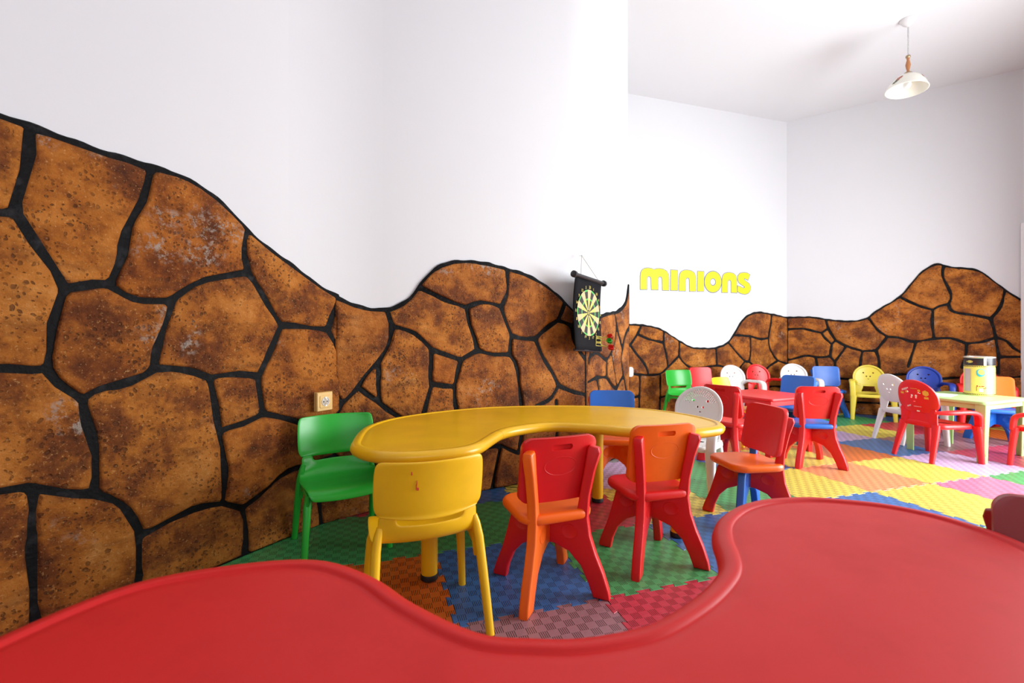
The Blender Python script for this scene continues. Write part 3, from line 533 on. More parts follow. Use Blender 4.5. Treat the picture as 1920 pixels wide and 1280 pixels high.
# ------------------------------------------------------------------ foam mats
YAW = .303; TU = Vector((math.cos(YAW), math.sin(YAW))); TV = Vector((math.sin(YAW), -math.cos(YAW))); TO = Vector((-.307, 1.8725)); TS = .5
def tooth(n=5, dep=.017):
    """one interlocking edge from 0 to TS: (along, out) points"""
    p = [(0, 0)]; per = TS / n
    for k in range(n):
        a = k * per
        p += [(a + per * .29, 0), (a + per * .21, dep), (a + per * .79, dep), (a + per * .71, 0)]
    return p
tt = tooth(); g = .0012
out = [(x, -y) for x, y in tt] + [(TS - y, x) for x, y in tt] + [(TS - x, TS - y) for x, y in tt][:] + [(-y, TS - x) for x, y in tt]
# local tile axes: x along u, y along v
base_out = [(x - TS / 2, y - TS / 2) for x, y in out]
cl = []
for p in base_out:
    if not cl or (Vector(p) - Vector(cl[-1])).length > 1e-5: cl.append(p)
base_out = cl
COL = {(-2, -1): 'green', (-1, -1): 'green', (0, -1): 'green', (1, -1): 'red', (2, -1): 'yellow', (3, -1): 'green', (4, -1): 'yellow', (5, -1): 'salmon', (6, -1): 'yellow', (7, -1): 'purple', (8, -1): 'crimson', (9, -1): 'crimson',
       (-2, -2): 'green', (-1, -2): 'red', (0, -2): 'blue', (1, -2): 'yellow', (2, -2): 'purple', (3, -2): 'green', (4, -2): 'blue', (5, -2): 'yellow', (6, -2): 'orange', (7, -2): 'blue', (8, -2): 'mauve', (9, -2): 'mauve', (10, -2): 'orange',
       (3, -3): 'blue', (4, -3): 'orange', (5, -3): 'orange', (6, -3): 'yellow', (7, -3): 'purple', (8, -3): 'yellow', (9, -3): 'red', (10, -3): 'crimson', (4, -4): 'purple', (5, -4): 'blue', (6, -4): 'yellow', (7, -4): 'blue', (8, -4): 'green', (9, -4): 'green', (10, -4): 'blue',
       (9, -5): 'yellow', (10, -5): 'yellow', (8, -5): 'yellow', (11, -4): 'blue', (11, -3): 'red', (11, -5): 'green',
       (-2, 0): 'green', (-1, 0): 'orange', (0, 0): 'blue', (1, 0): 'green', (2, 0): 'blue', (3, 0): 'blue', (4, 0): 'blue', (5, 0): 'yellow', (6, 0): 'pink', (7, 0): 'green', (8, 0): 'orange',
       (0, 1): 'mauve', (1, 1): 'red', (2, 1): 'yellow', (3, 1): 'orange', (4, 1): 'green', (5, 1): 'pink'}
def to_world(u, v): return TO + TU * (u * TS) + TV * (v * TS)
HP = {'W1': (Vector(B12), D1), 'W2': (Vector(B12), D2), 'W3': (Vector(B23), D3), 'W4': (Vector(FC), D4), 'W5': (Vector(FC), D5), 'WW': (WA, WD), 'RW': (RW0, (RW1 - RW0).normalized())}
def side(k, p):
    P, d = HP[k]; n_ = Vector((d.y, -d.x)); return (p - P).dot(n_) - .014
def clip_poly(poly, k):
    o = []
    for i in range(len(poly)):
        a, b_ = poly[i - 1], poly[i]; da, db = side(k, a), side(k, b_)
        if da >= 0 and db >= 0: o.append(b_)
        elif da >= 0 or db >= 0:
            q = a + (b_ - a) * (da / (da - db)); o.append(q)
            if db >= 0: o.append(b_)
    return o
names = list(FOAM); mesh_by_col = {}
def tile_mesh(P2, col):
    P2 = ccw([tuple(p) for p in P2])
    m = MB().slab(P2, [(.0006, -.0125), (.0006, -.0012), (.0018, 0)])
    me = bpy.data.meshes.new('foam_tile'); me.from_pydata(m.v, [], m.f); me.materials.append(FOAM[col]); me.update(); return me
RT = Matrix(((TU.x, TV.x, 0), (TU.y, TV.y, 0), (0, 0, -1)))
ang = YAW
for v in range(-8, 7):
    for u in range(-6, 13):
        c = to_world(u + .5, v + .5)
        if not (-3.2 < c.x < 5.4 and -1.75 < c.y < 5.9): continue
        # which walls can touch this tile
        ks = ['WW', 'RW', 'W1']
        if c.x < .52: ks.append('W2')
        elif c.x < 1.0 and c.y > 2.6: ks.append('W3')
        else: ks += ['W4', 'W5']
        P = [Vector(p) for p in base_out]
        Wp = [to_world(u + .5 + p.x / TS, v + .5 + p.y / TS) for p in P]
        if all(all(side(k, p) > 0 for p in Wp) for k in ks): clipped = False
        else:
            clipped = True; Q = Wp
            for k in ks:
                if len(Q) >= 3: Q = clip_poly(Q, k)
            if len(Q) < 3: continue
            loc = [((p - c).dot(TU), (p - c).dot(TV)) for p in Q]
            cl = []
            for p in loc:
                if not cl or (Vector(p) - Vector(cl[-1])).length > 5e-4: cl.append(p)
            loc = cl
            if len(loc) < 3: continue
            A = abs(sum(loc[i - 1][0] * loc[i][1] - loc[i][0] * loc[i - 1][1] for i in range(len(loc)))) / 2
            if A < .0015: continue
        col = COL.get((u, v)) or names[(u * 7 + v * 13 + u * v * 3) % len(names)]
        # tile local frame has y = -v so that the frame stays right-handed
        if clipped: me = tile_mesh([(x, -y) for x, y in loc], col)
        else:
            if col not in mesh_by_col: mesh_by_col[col] = tile_mesh([(x, -y) for x, y in base_out], col)
            me = mesh_by_col[col]
        o = put('foam_tile', me, floor); o.location = (c.x, c.y, 0); o.rotation_euler = (0, 0, ang)
# ------------------------------------------------------------------ tables
def kidney(name, out_xy, ht, top_m, leg_m, legs, label, cat='table'):
    cxx = sum(p[0] for p in out_xy) / len(out_xy); cyy = sum(p[1] for p in out_xy) / len(out_xy)
    t = thing(name, label, cat, (cxx, cyy, 0))
    o = ccw([(p[0] - cxx, p[1] - cyy) for p in out_xy])
    pr = [(.045, ht - .045), (.018, ht - .043), (.006, ht - .034), (.0, ht - .022), (.004, ht - .010), (.013, ht - .002), (.026, ht), (.036, ht), (.0375, ht - .0035), (.0405, ht - .0045), (.0435, ht - .0035), (.060, ht - .003)]
    MB().slab(o, pr).build('tabletop', top_m, t, angle=80, flatcap=True)
    for x, y in legs:
        m = MB().lathe([(.029, .018), (.030, .05), (.031, .3), (.034, ht - .044)], 28); lg = m.build('leg', leg_m, t); lg.location = (x - cxx, y - cyy, 0)
        m = MB().lathe([(.026, 0), (.031, .004), (.032, .018), (.030, .023)], 28); m.build('rubber_foot', BLACK, lg)
    return t
YT = [(-.630, 1.80), (-.662, 1.99), (-.648, 2.137), (-.585, 2.28), (-.453, 2.43), (-.24, 2.578), (-.031, 2.655), (.284, 2.69), (.59, 2.645), (.80, 2.535), (.937, 2.36), (.990, 2.18), (.955, 2.05), (.866, 1.99), (.767, 1.955), (.613, 1.955), (.476, 2.00), (.37, 2.06), (.1965, 2.105), (.069, 2.05), (-.023, 1.955), (-.07, 1.82), (-.105, 1.71), (-.167, 1.63), (-.294, 1.572), (-.40, 1.558), (-.50, 1.586), (-.59, 1.67)]
kidney('kidney_table', catmull(YT, 5), .49, YTOP, YELLOW, [(-.303, 1.676), (.461, 2.468), (.737, 2.037), (-.42, 2.20)], 'large yellow plastic kidney-shaped table standing along the rock wall')
RTB = [(-.689, .6155), (-.619, .747), (-.483, .812), (-.348, .828), (-.235, .7756), (-.146, .697), (-.044, .627), (.029, .6155), (.086, .6155), (.147, .629), (.197, .65), (.271, .704), (.327, .758), (.361, .803), (.381, .853), (.398, .909), (.427, .974), (.47, 1.0325), (.535, 1.0917), (.6225, 1.135), (.7248, 1.150), (.797, 1.139), (.890, 1.106), (.955, 1.048), (.990, .974), (1.0, .886), (.96, .70), (.87, .50), (.70, .30), (.47, .15), (.20, .06), (-.06, .03), (-.30, .07), (-.50, .16), (-.65, .29), (-.72, .45)]
kidney('kidney_table', catmull(RTB, 5), .49, REDTOP, RED, [(-.42, .58), (.72, .88), (.55, .36), (-.2, .22)], 'large red plastic kidney-shaped table filling the foreground')
def square_table(name, cx, cy, rz, wx, wy, ht, mat, label):
    t = thing(name, label, 'table', (cx, cy, 0), rz)
    MB().slab(rrect(wx, wy, .03), bev(ht - .024, ht, .006, 3)).build('tabletop', mat, t, angle=50)
    for a, b_ in (((-wx / 2 + .05, -wy / 2 + .012), (wx / 2 - .05, -wy / 2 + .024)), ((-wx / 2 + .05, wy / 2 - .024), (wx / 2 - .05, wy / 2 - .012)), ((-wx / 2 + .012, -wy / 2 + .05), (-wx / 2 + .024, wy / 2 - .05)), ((wx / 2 - .024, -wy / 2 + .05), (wx / 2 - .012, wy / 2 - .05))):
        MB().box((*a, ht - .058), (*b_, ht - .02)).build('apron', mat, t, smooth=False, bevel=.003)
    for sx in (-1, 1):
        for sy in (-1, 1):
            L1 = [(0, 0), (-.062, 0), (-.062, -.016), (-.016, -.016), (-.016, -.062), (0, -.062)]      # angle section, outer corner at 0,0
            def ring(k, ins, z): return [Vector((sx * (wx / 2 - .006 - ins + p[0] * k), sy * (wy / 2 - .006 - ins + p[1] * k), z)) for p in (L1 if sx * sy > 0 else L1[::-1])]
            m = MB().rings([ring(.72, .012, 0), ring(.8, .009, .15), ring(1.0, 0, ht - .022)]); lg = m.build('leg', mat, t, smooth=False, bevel=.003)
            for z0 in (.05, .17): MB().box((sx * (wx / 2 - .030) - .008, sy * (wy / 2 - .0145) - .0012, z0), (sx * (wx / 2 - .030) + .008, sy * (wy / 2 - .0145) + .0012, z0 + .10)).build('raised_rib', mat, lg, smooth=False)
    return t
square_table('square_table', 2.02, 3.68, math.radians(24.4), .52, .52, .435, RED, 'small square red plastic table ringed by red, blue and yellow chairs')
square_table('activity_table', 3.485, 3.525, math.atan2(.38, .925), .60, .50, .435, LIME, 'pale lime-green plastic table holding a large yellow tin')
# ------------------------------------------------------------------ chairs
def rotz_of(f): return math.atan2(f[1], f[0]) - pi / 2
cache = {}
def part(key, name, maker, mat, parent):
    """build the mesh of a part once; later chairs share its shape in their own colour"""
    if key not in cache: cache[key] = maker()
    me = cache[key].copy(); me.materials.clear(); me.materials.append(mat); me.name = name
    return put(name, me, parent)
def mesh_of(o): bpy.context.view_layer.update(); baked(o) if o.modifiers else None; me = o.data; bpy.data.objects.remove(o); return me
# --- crossed-panel chairs
PANEL = [(-.228, 0), (-.224, .03), (-.206, .085), (-.180, .145), (-.160, .205), (-.152, .265), (-.157, .34), (-.176, .43), (-.196, .492), (-.191, .510), (-.160, .516), (-.152, .505), (-.142, .44), (-.127, .36), (-.117, .30), (-.105, .268), (-.09, .264), (.0, .264), (.115, .264), (.136, .24), (.152, .178), (.173, .107), (.197, .047), (.209, .012), (.207, 0), (.158, 0), (.149, .042), (.127, .095), (.09, .135), (.04, .158), (-.03, .160), (-.085, .142), (-.128, .10), (-.155, .045), (-.172, 0)]
def mk_panel(sgn):
    # plan diagonal from rear corner (-x*sgn, -y) to the opposite front corner
    d = Vector((sgn * .70, .714)).normalized(); n_ = Vector((-d.y, d.x))
    M = Matrix(((d.x, 0, n_.x, 0), (d.y, 0, n_.y, 0), (0, 1, 0, 0), (0, 0, 0, 1)))
    m = MB().slab(ccw(PANEL), [(.006, -.0165), (.0015, -.0145), (0, -.010), (0, .010), (.0015, .0145), (.006, .0165)], M)
    return mesh_of(m.build('p', RED, angle=50))
def mk_boss(sgn, cxs):
    d = Vector((sgn * .70, .714)).normalized(); n_ = Vector((-d.y, d.x))
    M = Matrix(((d.x, 0, n_.x, 0), (d.y, 0, n_.y, 0), (0, 1, 0, 0), (0, 0, 0, 1)))
    rs = []
    for r, z in ((.80, -.0168), (.88, -.0180), (.95, -.0180), (1.0, -.0160), (1.0, .0160), (.95, .0180), (.88, .0180), (.80, .0168)):
        rs.append([M @ Vector((cxs + .030 * r * math.cos(2 * pi * i / 20), .212 + .026 * r * math.sin(2 * pi * i / 20), z)) for i in range(20)])
    return mesh_of(MB().rings(rs).build('p', RED))
def bend_back(me, k, y0, z0, tilt):
    for v in me.vertices:
        x, y, z = v.co; y = y + k * x * x; dz = z - z0
        v.co = (x, y0 + y - math.sin(tilt) * dz + 0, z0 + math.cos(tilt) * dz + 0 * y)
    me.update(); return me
MXZ = Matrix(((1, 0, 0, 0), (0, 0, -1, 0), (0, 1, 0, 0), (0, 0, 0, 1)))     # outline (x,z), thickness along -y
def grid_slab(outf, hw, z0, z1, nx, nz, th, bevel):
    """a rounded plate with inner vertices, so that it can be bent: outf(z) gives the half width"""
    m = MB(); rows = []
    for k in range(nz + 1):
        q = k / nz; q = .5 - .5 * math.cos(pi * q) if True else q; z = z0 + (z1 - z0) * q; h_ = outf(min(max(z, z0 + 1e-5), z1 - 1e-5)); rows.append([(h_ * (2 * i / nx - 1), z) for i in range(nx + 1)])
    for sgn in (1, -1):
        vs = [(x, sgn * th / 2, z) for r in rows for x, z in r]; fs = []
        for k in range(nz):
            for i in range(nx):
                a = k * (nx + 1) + i; q = (a, a + 1, a + nx + 2, a + nx + 1); fs.append(q[::-1] if sgn > 0 else q)
        m.add(vs, fs)
    n1 = (nx + 1) * (nz + 1); bd = [i for i in range(nx + 1)] + [k * (nx + 1) + nx for k in range(1, nz + 1)] + [nz * (nx + 1) + i for i in range(nx - 1, -1, -1)] + [k * (nx + 1) for k in range(nz - 1, 0, -1)]
    for j in range(len(bd)):
        a, b_ = bd[j], bd[(j + 1) % len(bd)]; m.f.append((a, b_, b_ + n1, a + n1)[::-1]); m.mi.append(0)
    return m
def round_hw(hw, z0, z1, rb, rt):
    def f(z):
        if z > z1 - rt: t_ = (z - (z1 - rt)) / rt; return hw - rt * (1 - math.sqrt(max(0, 1 - t_ * t_)))
        if z < z0 + rb: t_ = ((z0 + rb) - z) / rb; return hw - rb * (1 - math.sqrt(max(0, 1 - t_ * t_)))
        return hw
    return f
def mk_bback():
    hw, z0, z1 = .137, .328, .556
    m = grid_slab(round_hw(hw, z0, z1, .032, .034), hw, z0, z1, 14, 40, .022, 0)
    o = m.build('p', RED, angle=45)
    c_ = MB(); ol = rrect(.078, .020, .0098, 5, 0, .522); c_.slab(ol, [(0, -.002), (0, .05)], MXZ); cut(o, c_)
    md = o.modifiers.new('b', 'BEVEL'); md.width = .005; md.segments = 2; md.limit_method = 'ANGLE'; md.angle_limit = 0.9
    me = mesh_of(o); me.polygons.foreach_set('use_smooth', [True] * len(me.polygons)); me.set_sharp_from_angle(angle=math.radians(40))
    return bend_back(me, .8, -.080, .35, .19)
def mk_bring():
    m = MB()
    def ringy(cx, cz, rx, rz_, wd):
        rs = []
        for r, d in ((1, -.0105), (1 - wd * .35, -.0121), (1 - wd, -.0105)):
            rs.append([(cx + rx * r * math.cos(2 * pi * i / 36), d, cz + rz_ * r * math.sin(2 * pi * i / 36)) for i in range(36)])
        m.rings(rs, False, False)
    ringy(0, .455, .062, .034, .10)
    return bend_back(mesh_of(m.build('p', RED)), .8, -.080, .35, .19)
def mk_bseat():
    m = MB().slab(rrect(.275, .262, .065, 7, 0, .012), bev(.262, .297, .015, 4, [(.03, .296)])); return mesh_of(m.build('p', RED, angle=60))
def panel_chair(x, y, face, back, seat, pa, pb, label, group):
    t = thing('panel_chair', label, 'chair', (x, y, 0), rotz_of(face), group)
    part('bseat', 'seat', mk_bseat, seat, t)
    bk = part('bback', 'backrest', mk_bback, back, t); part('bring', 'embossed_ring', mk_bring, back, bk)
    for sg, pm in ((1, pa), (-1, pb)):
        p = part('panel%d' % sg, 'leg_panel', lambda: mk_panel(sg), pm, t)
        for bx in (-.088, .088): part('boss%d%g' % (sg, bx), 'oval_boss', lambda: mk_boss(sg, bx), pm, p)
    return t
PC = 'panel chairs in mixed colours'
panel_chair(.125, 1.64, (-.091, .24), RED, ORANGE, ORANGE, RED, 'red-backed chair with orange seat and one orange leg panel, beside the yellow chair', PC)
panel_chair(.557, 1.857, (-.07, .255), ORANGE, RED, RED, RED, 'orange-backed chair with red seat and red legs at the yellow table', PC)
panel_chair(.615, 2.765, (-.10, -1), BLUE, ORANGE, ORANGE, ORANGE, 'blue-backed chair with orange seat behind the yellow table, under the dartboard', PC)
panel_chair(1.15, 2.23, (-.97, -.12), RED, ORANGE, RED, BLUE, 'red-backed chair with orange seat and one blue leg panel, right of the yellow table', PC)
panel_chair(1.56, 3.27, (.84, .54), RED, RED, RED, RED, 'all-red panel chair between the yellow table and the red square table', PC)
panel_chair(2.10, 3.22, (.04, .3), RED, BLUE, RED, RED, 'red-backed chair with blue seat pushed up to the near side of the red square table', PC)
panel_chair(2.42, 3.95, (-.75, -.45), BLUE, BLUE, BLUE, BLUE, 'blue panel chair on the far side of the red square table', PC)
panel_chair(3.62, 5.22, (-.25, -1), BLUE, BLUE, BLUE, BLUE, 'blue panel chair against the rock wall left of the mustard armchair', PC)
panel_chair(4.06, 3.84, (-.55, -.85), ORANGE, BLUE, BLUE, BLUE, 'orange-backed chair with blue seat and legs behind the lime table', PC)
panel_chair(2.13, 5.03, (.25, -1), RED, RED, RED, RED, 'red panel chair against the back wall beside the far green chair', PC)
panel_chair(1.075, .815, (-.6, -.8), SHADED_RED, SHADED_RED, SHADED_RED, SHADED_RED, 'red chair back in painted shade rising beyond the right end of the foreground table', PC)
# --- moulded shell chairs
PROF = [(.158, .240, .140), (.156, .262, .150), (.140, .279, .157), (.09, .281, .163), (.02, .275, .166), (-.05, .272, .166), (-.10, .284, .160), (-.124, .312, .152), (-.134, .345, .147)]
PROB = [(-.138, .372, .149), (-.1405, .384, .160), (-.144, .41, .163), (-.152, .46, .164), (-.162, .505, .162), (-.168, .525, .158), (-.171, .535, .148)]
def shell_row(y, z, hw, k, nx=12):
    r = []
    for i in range(nx + 1):
        a = 2 * i / nx - 1; e = a * a
        r.append((hw * a, y + k * e * .045, z + (1 - k) * e * .010 - (1 - k) * 0.0))
    return r
def mk_shell(rows, slot):
    m = MB(); nx = 12; vs = [p for r in rows for p in r]; fs = []
    for k in range(len(rows) - 1):
        for i in range(nx):
            if slot and k == slot and 2 <= i < nx - 2: continue
            a = k * (nx + 1) + i; fs.append((a, a + 1, a + nx + 2, a + nx + 1))
    m.add(vs, fs); return mesh_of(m.build('p', RED, solid=.008, subsurf=2, angle=180))
def mk_sseat():
    rows = [shell_row(*p, 0 if k < 5 else (k - 4) / 4) for k, p in enumerate(PROF)] + [shell_row(*PROB[0], 1)]
    return mk_shell(rows, len(PROF) - 1)
def mk_sback():
    rows = [shell_row(PROB[0][0] + .001, PROB[0][1] - .003, PROB[0][2] + .002, 1)] + [shell_row(*p, 1) for p in PROB]
    # the lower edge of the back sags a little in the middle
    rows[0] = [(x, y - .006, z - .010 * (1 - (x / .15) ** 2)) for x, y, z in rows[0]]
    return mk_shell(rows, 0)
def mk_sleg(front, sx):
    if front: path = [(sx * .140, .085, .262), (sx * .150, .105, .22), (sx * .160, .125, .10), (sx * .166, .137, .0)]; rad = [(.019, .016), (.018, .015), (.015, .013), (.0135, .012)]
    else: path = [(sx * .141, -.090, .336), (sx * .147, -.093, .312), (sx * .154, -.098, .27), (sx * .160, -.118, .18), (sx * .164, -.145, .09), (sx * .168, -.168, .0)]; rad = [(.011, .009), (.016, .012), (.018, .014), (.017, .014), (.015, .013), (.0135, .012)]
    return mesh_of(MB().tube(path, rad, 12, (0, 1, 0), power=2.6).build('p', RED))
def mk_sbracket(sx):
    out_ = ccw([(-.105, .298), (-.112, .262), (-.090, .205), (-.074, .200), (-.058, .236), (.0, .252), (.07, .250), (.105, .215), (.122, .225), (.125, .268), (.06, .275), (-.05, .270)])
    M = Matrix(((0, 0, 1, sx * .150), (1, 0, 0, 0), (0, 1, 0, 0), (0, 0, 0, 1)))
    return mesh_of(MB().slab(out_, [(.002, -.006), (0, -.004), (0, .004), (.002, .006)], M).build('p', RED, angle=50))
def shell_chair(x, y, face, mat, label):
    t = thing('shell_chair', label, 'chair', (x, y, 0), rotz_of(face), 'moulded shell chairs')
    part('sseat', 'seat', mk_sseat, mat, t); bk = part('sback', 'backrest', mk_sback, mat, t)
    for sx in (-1, 1):
        for fr in (True, False): part('sleg%d%d' % (fr, sx), 'leg', lambda: mk_sleg(fr, sx), mat, t)
        part('sbr%d' % sx, 'bracket', lambda: mk_sbracket(sx), mat, t)
    return t, bk
shell_chair(-.730, 1.962, (.52, -.85), GREEN, 'glossy green shell chair at the left end of the yellow table, under the socket')
_, ybk = shell_chair(-.283, 1.454, (-.112, .28), YELLOW, 'yellow shell chair seen from behind at the left end of the yellow table')
shell_chair(1.83, 4.82, (.3, -.95), GREEN, 'light green shell chair in the far left corner by the back wall')
shell_chair(1.90, 3.90, (.65, -.75), YELLOW, 'yellow shell chair at the red square table, mostly hidden by the all-red chair')
CRAYON = flat('red_crayon', (0.55, 0.05, 0.01), 0.6)
m = MB()
for (x, z, w_, h_) in ((-.062, .503, .0016, .010), (-.048, .462, .0016, .016), (-.044, .455, .003, .008), (-.047, .475, .001, .012)):
    y = -.1655 + (.503 - z) * .21 + .045 * (x / .16) ** 2
    m.box((x - w_, y - .0015, z - h_ / 2), (x + w_, y + .002, z + h_ / 2))
cm = m.build('crayon_mark', CRAYON, ybk, smooth=False)
# --- bear-back armchairs
def egg(th, hw=.146, zc=.445, up=.138, dn=.105):
    c_, s_ = math.cos(th), math.sin(th)
    if s_ >= 0: return hw * c_, zc + up * s_
    e = .62                                                     # lower half: straight sides, rounded corners
    return hw * (1 - .10 * s_ * s_) * math.copysign(abs(c_) ** e, c_), zc - dn * abs(s_) ** e
CT = .20
def c_surf(x, z, d=0.0):
    """point of the armchair back at height z: bent round the sitter and tilted"""
    y = -.128 + 1.2 * x * x + d; dz = z - .31
    return (x, y - math.sin(CT) * dz, .31 + math.cos(CT) * dz)
def mk_cback(perf):
    n = 48; prof = [(1.0, .000), (1.0, .012), (.965, .0155), (.90, .0155), (.865, .012), (.84, .004), (.70, .003), (.45, .002), (.22, .002)]
    m = MB(); rs = []
    for k, (r, d) in enumerate(prof):
        rs.append([c_surf(*((lambda e: (e[0] * r, .445 + (e[1] - .445) * r))(egg(2 * pi * i / n))), d) for i in range(n)])
    rear = [[c_surf(*((lambda e: (e[0] * r, .445 + (e[1] - .445) * r))(egg(2 * pi * i / n))), d) for i in range(n)] for r, d in ((.22, -.005), (.5, -.005), (.8, -.004), (.97, -.002))]
    m.rings(rear + rs)
    o = m.build('p', RED, angle=50)
    m2 = MB()
    def hole(x, z, rx, rz_):
        c_ = [Vector(c_surf(x + rx * math.cos(2 * pi * i / 10), z + rz_ * math.sin(2 * pi * i / 10))) for i in range(10)]
        m2.rings([[p + Vector((0, -.05, -.01)) for p in c_], [p + Vector((0, .05, .01)) for p in c_]])
    hole(-.044, .492, .009, .008); hole(.044, .492, .009, .008); hole(-.017, .452, .007, .007); hole(.017, .452, .007, .007); hole(0, .422, .009, .003)
    if perf:
        for ri, rr in enumerate((.072, .083, .094, .105)):
            cnt = 15 + ri * 2
            for i in range(cnt):
                a = math.radians(18 + (144) * (i + .5 * (ri % 2)) / cnt)
                hole(rr * math.cos(a), .455 + rr * math.sin(a), .0036, .0036)
    cut(o, m2); me = mesh_of(o); me.polygons.foreach_set('use_smooth', [True] * len(me.polygons)); me.set_sharp_from_angle(angle=math.radians(40)); return me
def mk_cseat():
    m = MB().slab(rrect(.325, .285, .055, 6, 0, .018), [(.03, .243), (.004, .240), (0, .246), (.001, .262), (.006, .270), (.016, .272), (.04, .266), (.09, .263)]); return mesh_of(m.build('p', RED, angle=60))
def mk_cpost(sx):
    return mesh_of(MB().tube([(sx * .100, -.118, .255), (sx * .098, -.118, .29), (sx * .092, -.119, .335), (sx * .090, -.126, .37)], [(.036, .009), (.034, .009), (.042, .009), (.036, .006)], 12, (1, 0, 0), power=3).build('p', RED))
def mk_crail():
    return mesh_of(MB().tube([(-.115, -.117, .262), (0, -.121, .266), (.115, -.117, .262)], [(.008, .016)] * 3, 10, (0, 1, 0), power=3).build('p', RED))
def mk_carm(sx, up):
    path = catmull([(x_, y_, z_ + up * min(1, max(0, (z_ - .25) / .09)) * (.35 if y_ < -.1 else 1)) for x_, y_, z_ in [(sx * .112, -.122, .352), (sx * .142, -.085, .354), (sx * .165, -.02, .358), (sx * .176, .06, .361), (sx * .179, .115, .355), (sx * .179, .147, .335), (sx * .177, .157, .29), (sx * .176, .159, .25)]], 5, False)
    n = len(path); rad = [(.016 + .011 * min(1, k / 8), .010 + .005 * min(1, k / 8)) for k in range(n)]
    m = MB(); P = [Vector(p) for p in path]; rs = []
    for k, p in enumerate(P):
        tn = (P[min(k + 1, n - 1)] - P[max(k - 1, 0)]).normalized(); sd = Vector((sx, 0, 0)); a = (sd - tn * sd.dot(tn)).normalized(); b_ = tn.cross(a)
        rs.append([p + a * rad[k][0] * math.copysign(abs(math.cos(h)) ** .6, math.cos(h)) + b_ * rad[k][1] * math.copysign(abs(math.sin(h)) ** .6, math.sin(h)) for h in [2 * pi * (i + .5) / 12 for i in range(12)]])
    m.rings(rs); return mesh_of(m.build('p', RED))
def mk_cleg(front, sx):
    if front: path = [(sx * .170, .150, .262), (sx * .174, .156, .20), (sx * .180, .166, .08), (sx * .183, .172, 0)]; rad = [(.030, .020), (.027, .018), (.021, .015), (.018, .014)]
    else: path = [(sx * .118, -.112, .262), (sx * .124, -.125, .20), (sx * .134, -.155, .08), (sx * .140, -.175, 0)]; rad = [(.026, .020), (.023, .017), (.018, .014), (.015, .012)]
    return mesh_of(MB().tube(path, rad, 12, (1, 0, 0), power=3).build('p', RED, angle=60))
def bear_chair(x, y, face, mat, label, perf=False, up=0.0):
    t = thing('bear_armchair', label, 'armchair', (x, y, 0), rotz_of(face), 'children\'s armchairs with a bear-face back')
    part('cseat', 'seat', mk_cseat, mat, t)
    bk = part('cback%d' % perf, 'backrest', lambda: mk_cback(perf), mat, t); part('crail', 'back_rail', mk_crail, mat, t)
    for sx in (-1, 1):
        part('cpost%d' % sx, 'back_post', lambda: mk_cpost(sx), mat, t)
        part('carm%d%g' % (sx, up), 'armrest', lambda: mk_carm(sx, up), mat, t)
        for fr in (True, False): part('cleg%d%d' % (fr, sx), 'leg', lambda: mk_cleg(fr, sx), mat, t)
    return t, bk
c1t, c1b = bear_chair(3.10, 3.365, (1, .12), RED, 'red armchair with printed stickers on its back, nearest to the lime table')
bear_chair(3.37, 3.90, (1, .05), WHITE, 'white armchair at the left end of the lime table, behind the printed red one')
bear_chair(3.94, 5.02, (-.5, -.87), MUSTARD, 'mustard yellow armchair against the right-hand rock wall', up=.05)
bear_chair(4.33, 4.78, (-.55, -.83), NAVY, 'navy blue armchair against the rock wall between white and red armchairs', up=.05)
bear_chair(4.66, 4.52, (-.55, -.83), RED, 'red armchair against the rock wall, behind the yellow tin', up=.05)
bear_chair(3.70, 3.10, (-.42, .9), RED, 'red armchair cut by the right edge of the picture, at the lime table')
bear_chair(1.075, 2.755, (-.68, -.73), WHITE, 'white armchair with perforated back at the right end of the yellow table', True)
bear_chair(2.48, 4.98, (.12, -1), WHITE, 'white armchair at the back wall, left of the red armchair', up=.05)
bear_chair(2.865, 5.17, (.12, -1), RED, 'red armchair at the back wall between the two white armchairs', up=.05)
bear_chair(3.30, 5.27, (-.2, -1), WHITE, 'white armchair in the far corner of the room, right of the red armchair', up=.05)
lb = MB().slab(rrect(.15, .125, .03, 5, 0, .315), [(.002, .112), (0, .114), (0, .122), (.002, .124)], MXZ).build('lower_back', RED, c1t)
# prints on the back of the nearest red armchair
PW = flat('white_print', (0.85, 0.85, 0.8), 0.5); PY = flat('amber_print', (0.75, 0.42, 0.05), 0.5); PK = flat('dark_print', (0.25, 0.02, 0.02), 0.5)
def print_patch(name, mat, items):
    m = MB()
    for (x, z, rx, rz_, n) in items:
        # laid on the rear face of the back
        front = [Vector(c_surf(x + rx * math.cos(2 * pi * (i + .5) / n), z + rz_ * math.sin(2 * pi * (i + .5) / n), -.0075)) for i in range(n)]
        m.rings([front, [p + Vector((0, .002, 0)) for p in front]])
    return m.build(name, mat, c1b, smooth=False)
print_patch('printed_dots', PY, [(.045, .505, .009, .009, 14), (-.050, .490, .008, .008, 14), (.085, .49, .020, .022, 6), (.085, .455, .018, .010, 4), (-.088, .478, .020, .010, 4), (.012, .518, .035, .002, 4)])
print_patch('printed_lettering', PW, [(.020, .465, .007, .008, 12), (-.010, .465, .007, .008, 12)] + [(-.035 - .012 * i, .520 - .004 * i, .0045, .006, 4) for i in range(5)] + [(-.045 - .010 * i, .509 - .003 * i, .004, .003, 4) for i in range(5)] + [(.040 - .009 * i, .385, .003, .0022, 4) for i in range(6)] + [(-.035 - .008 * i, .388 - .003 * i, .003, .007, 4) for i in range(4)] + [(.018, .352, .014, .006, 4)])
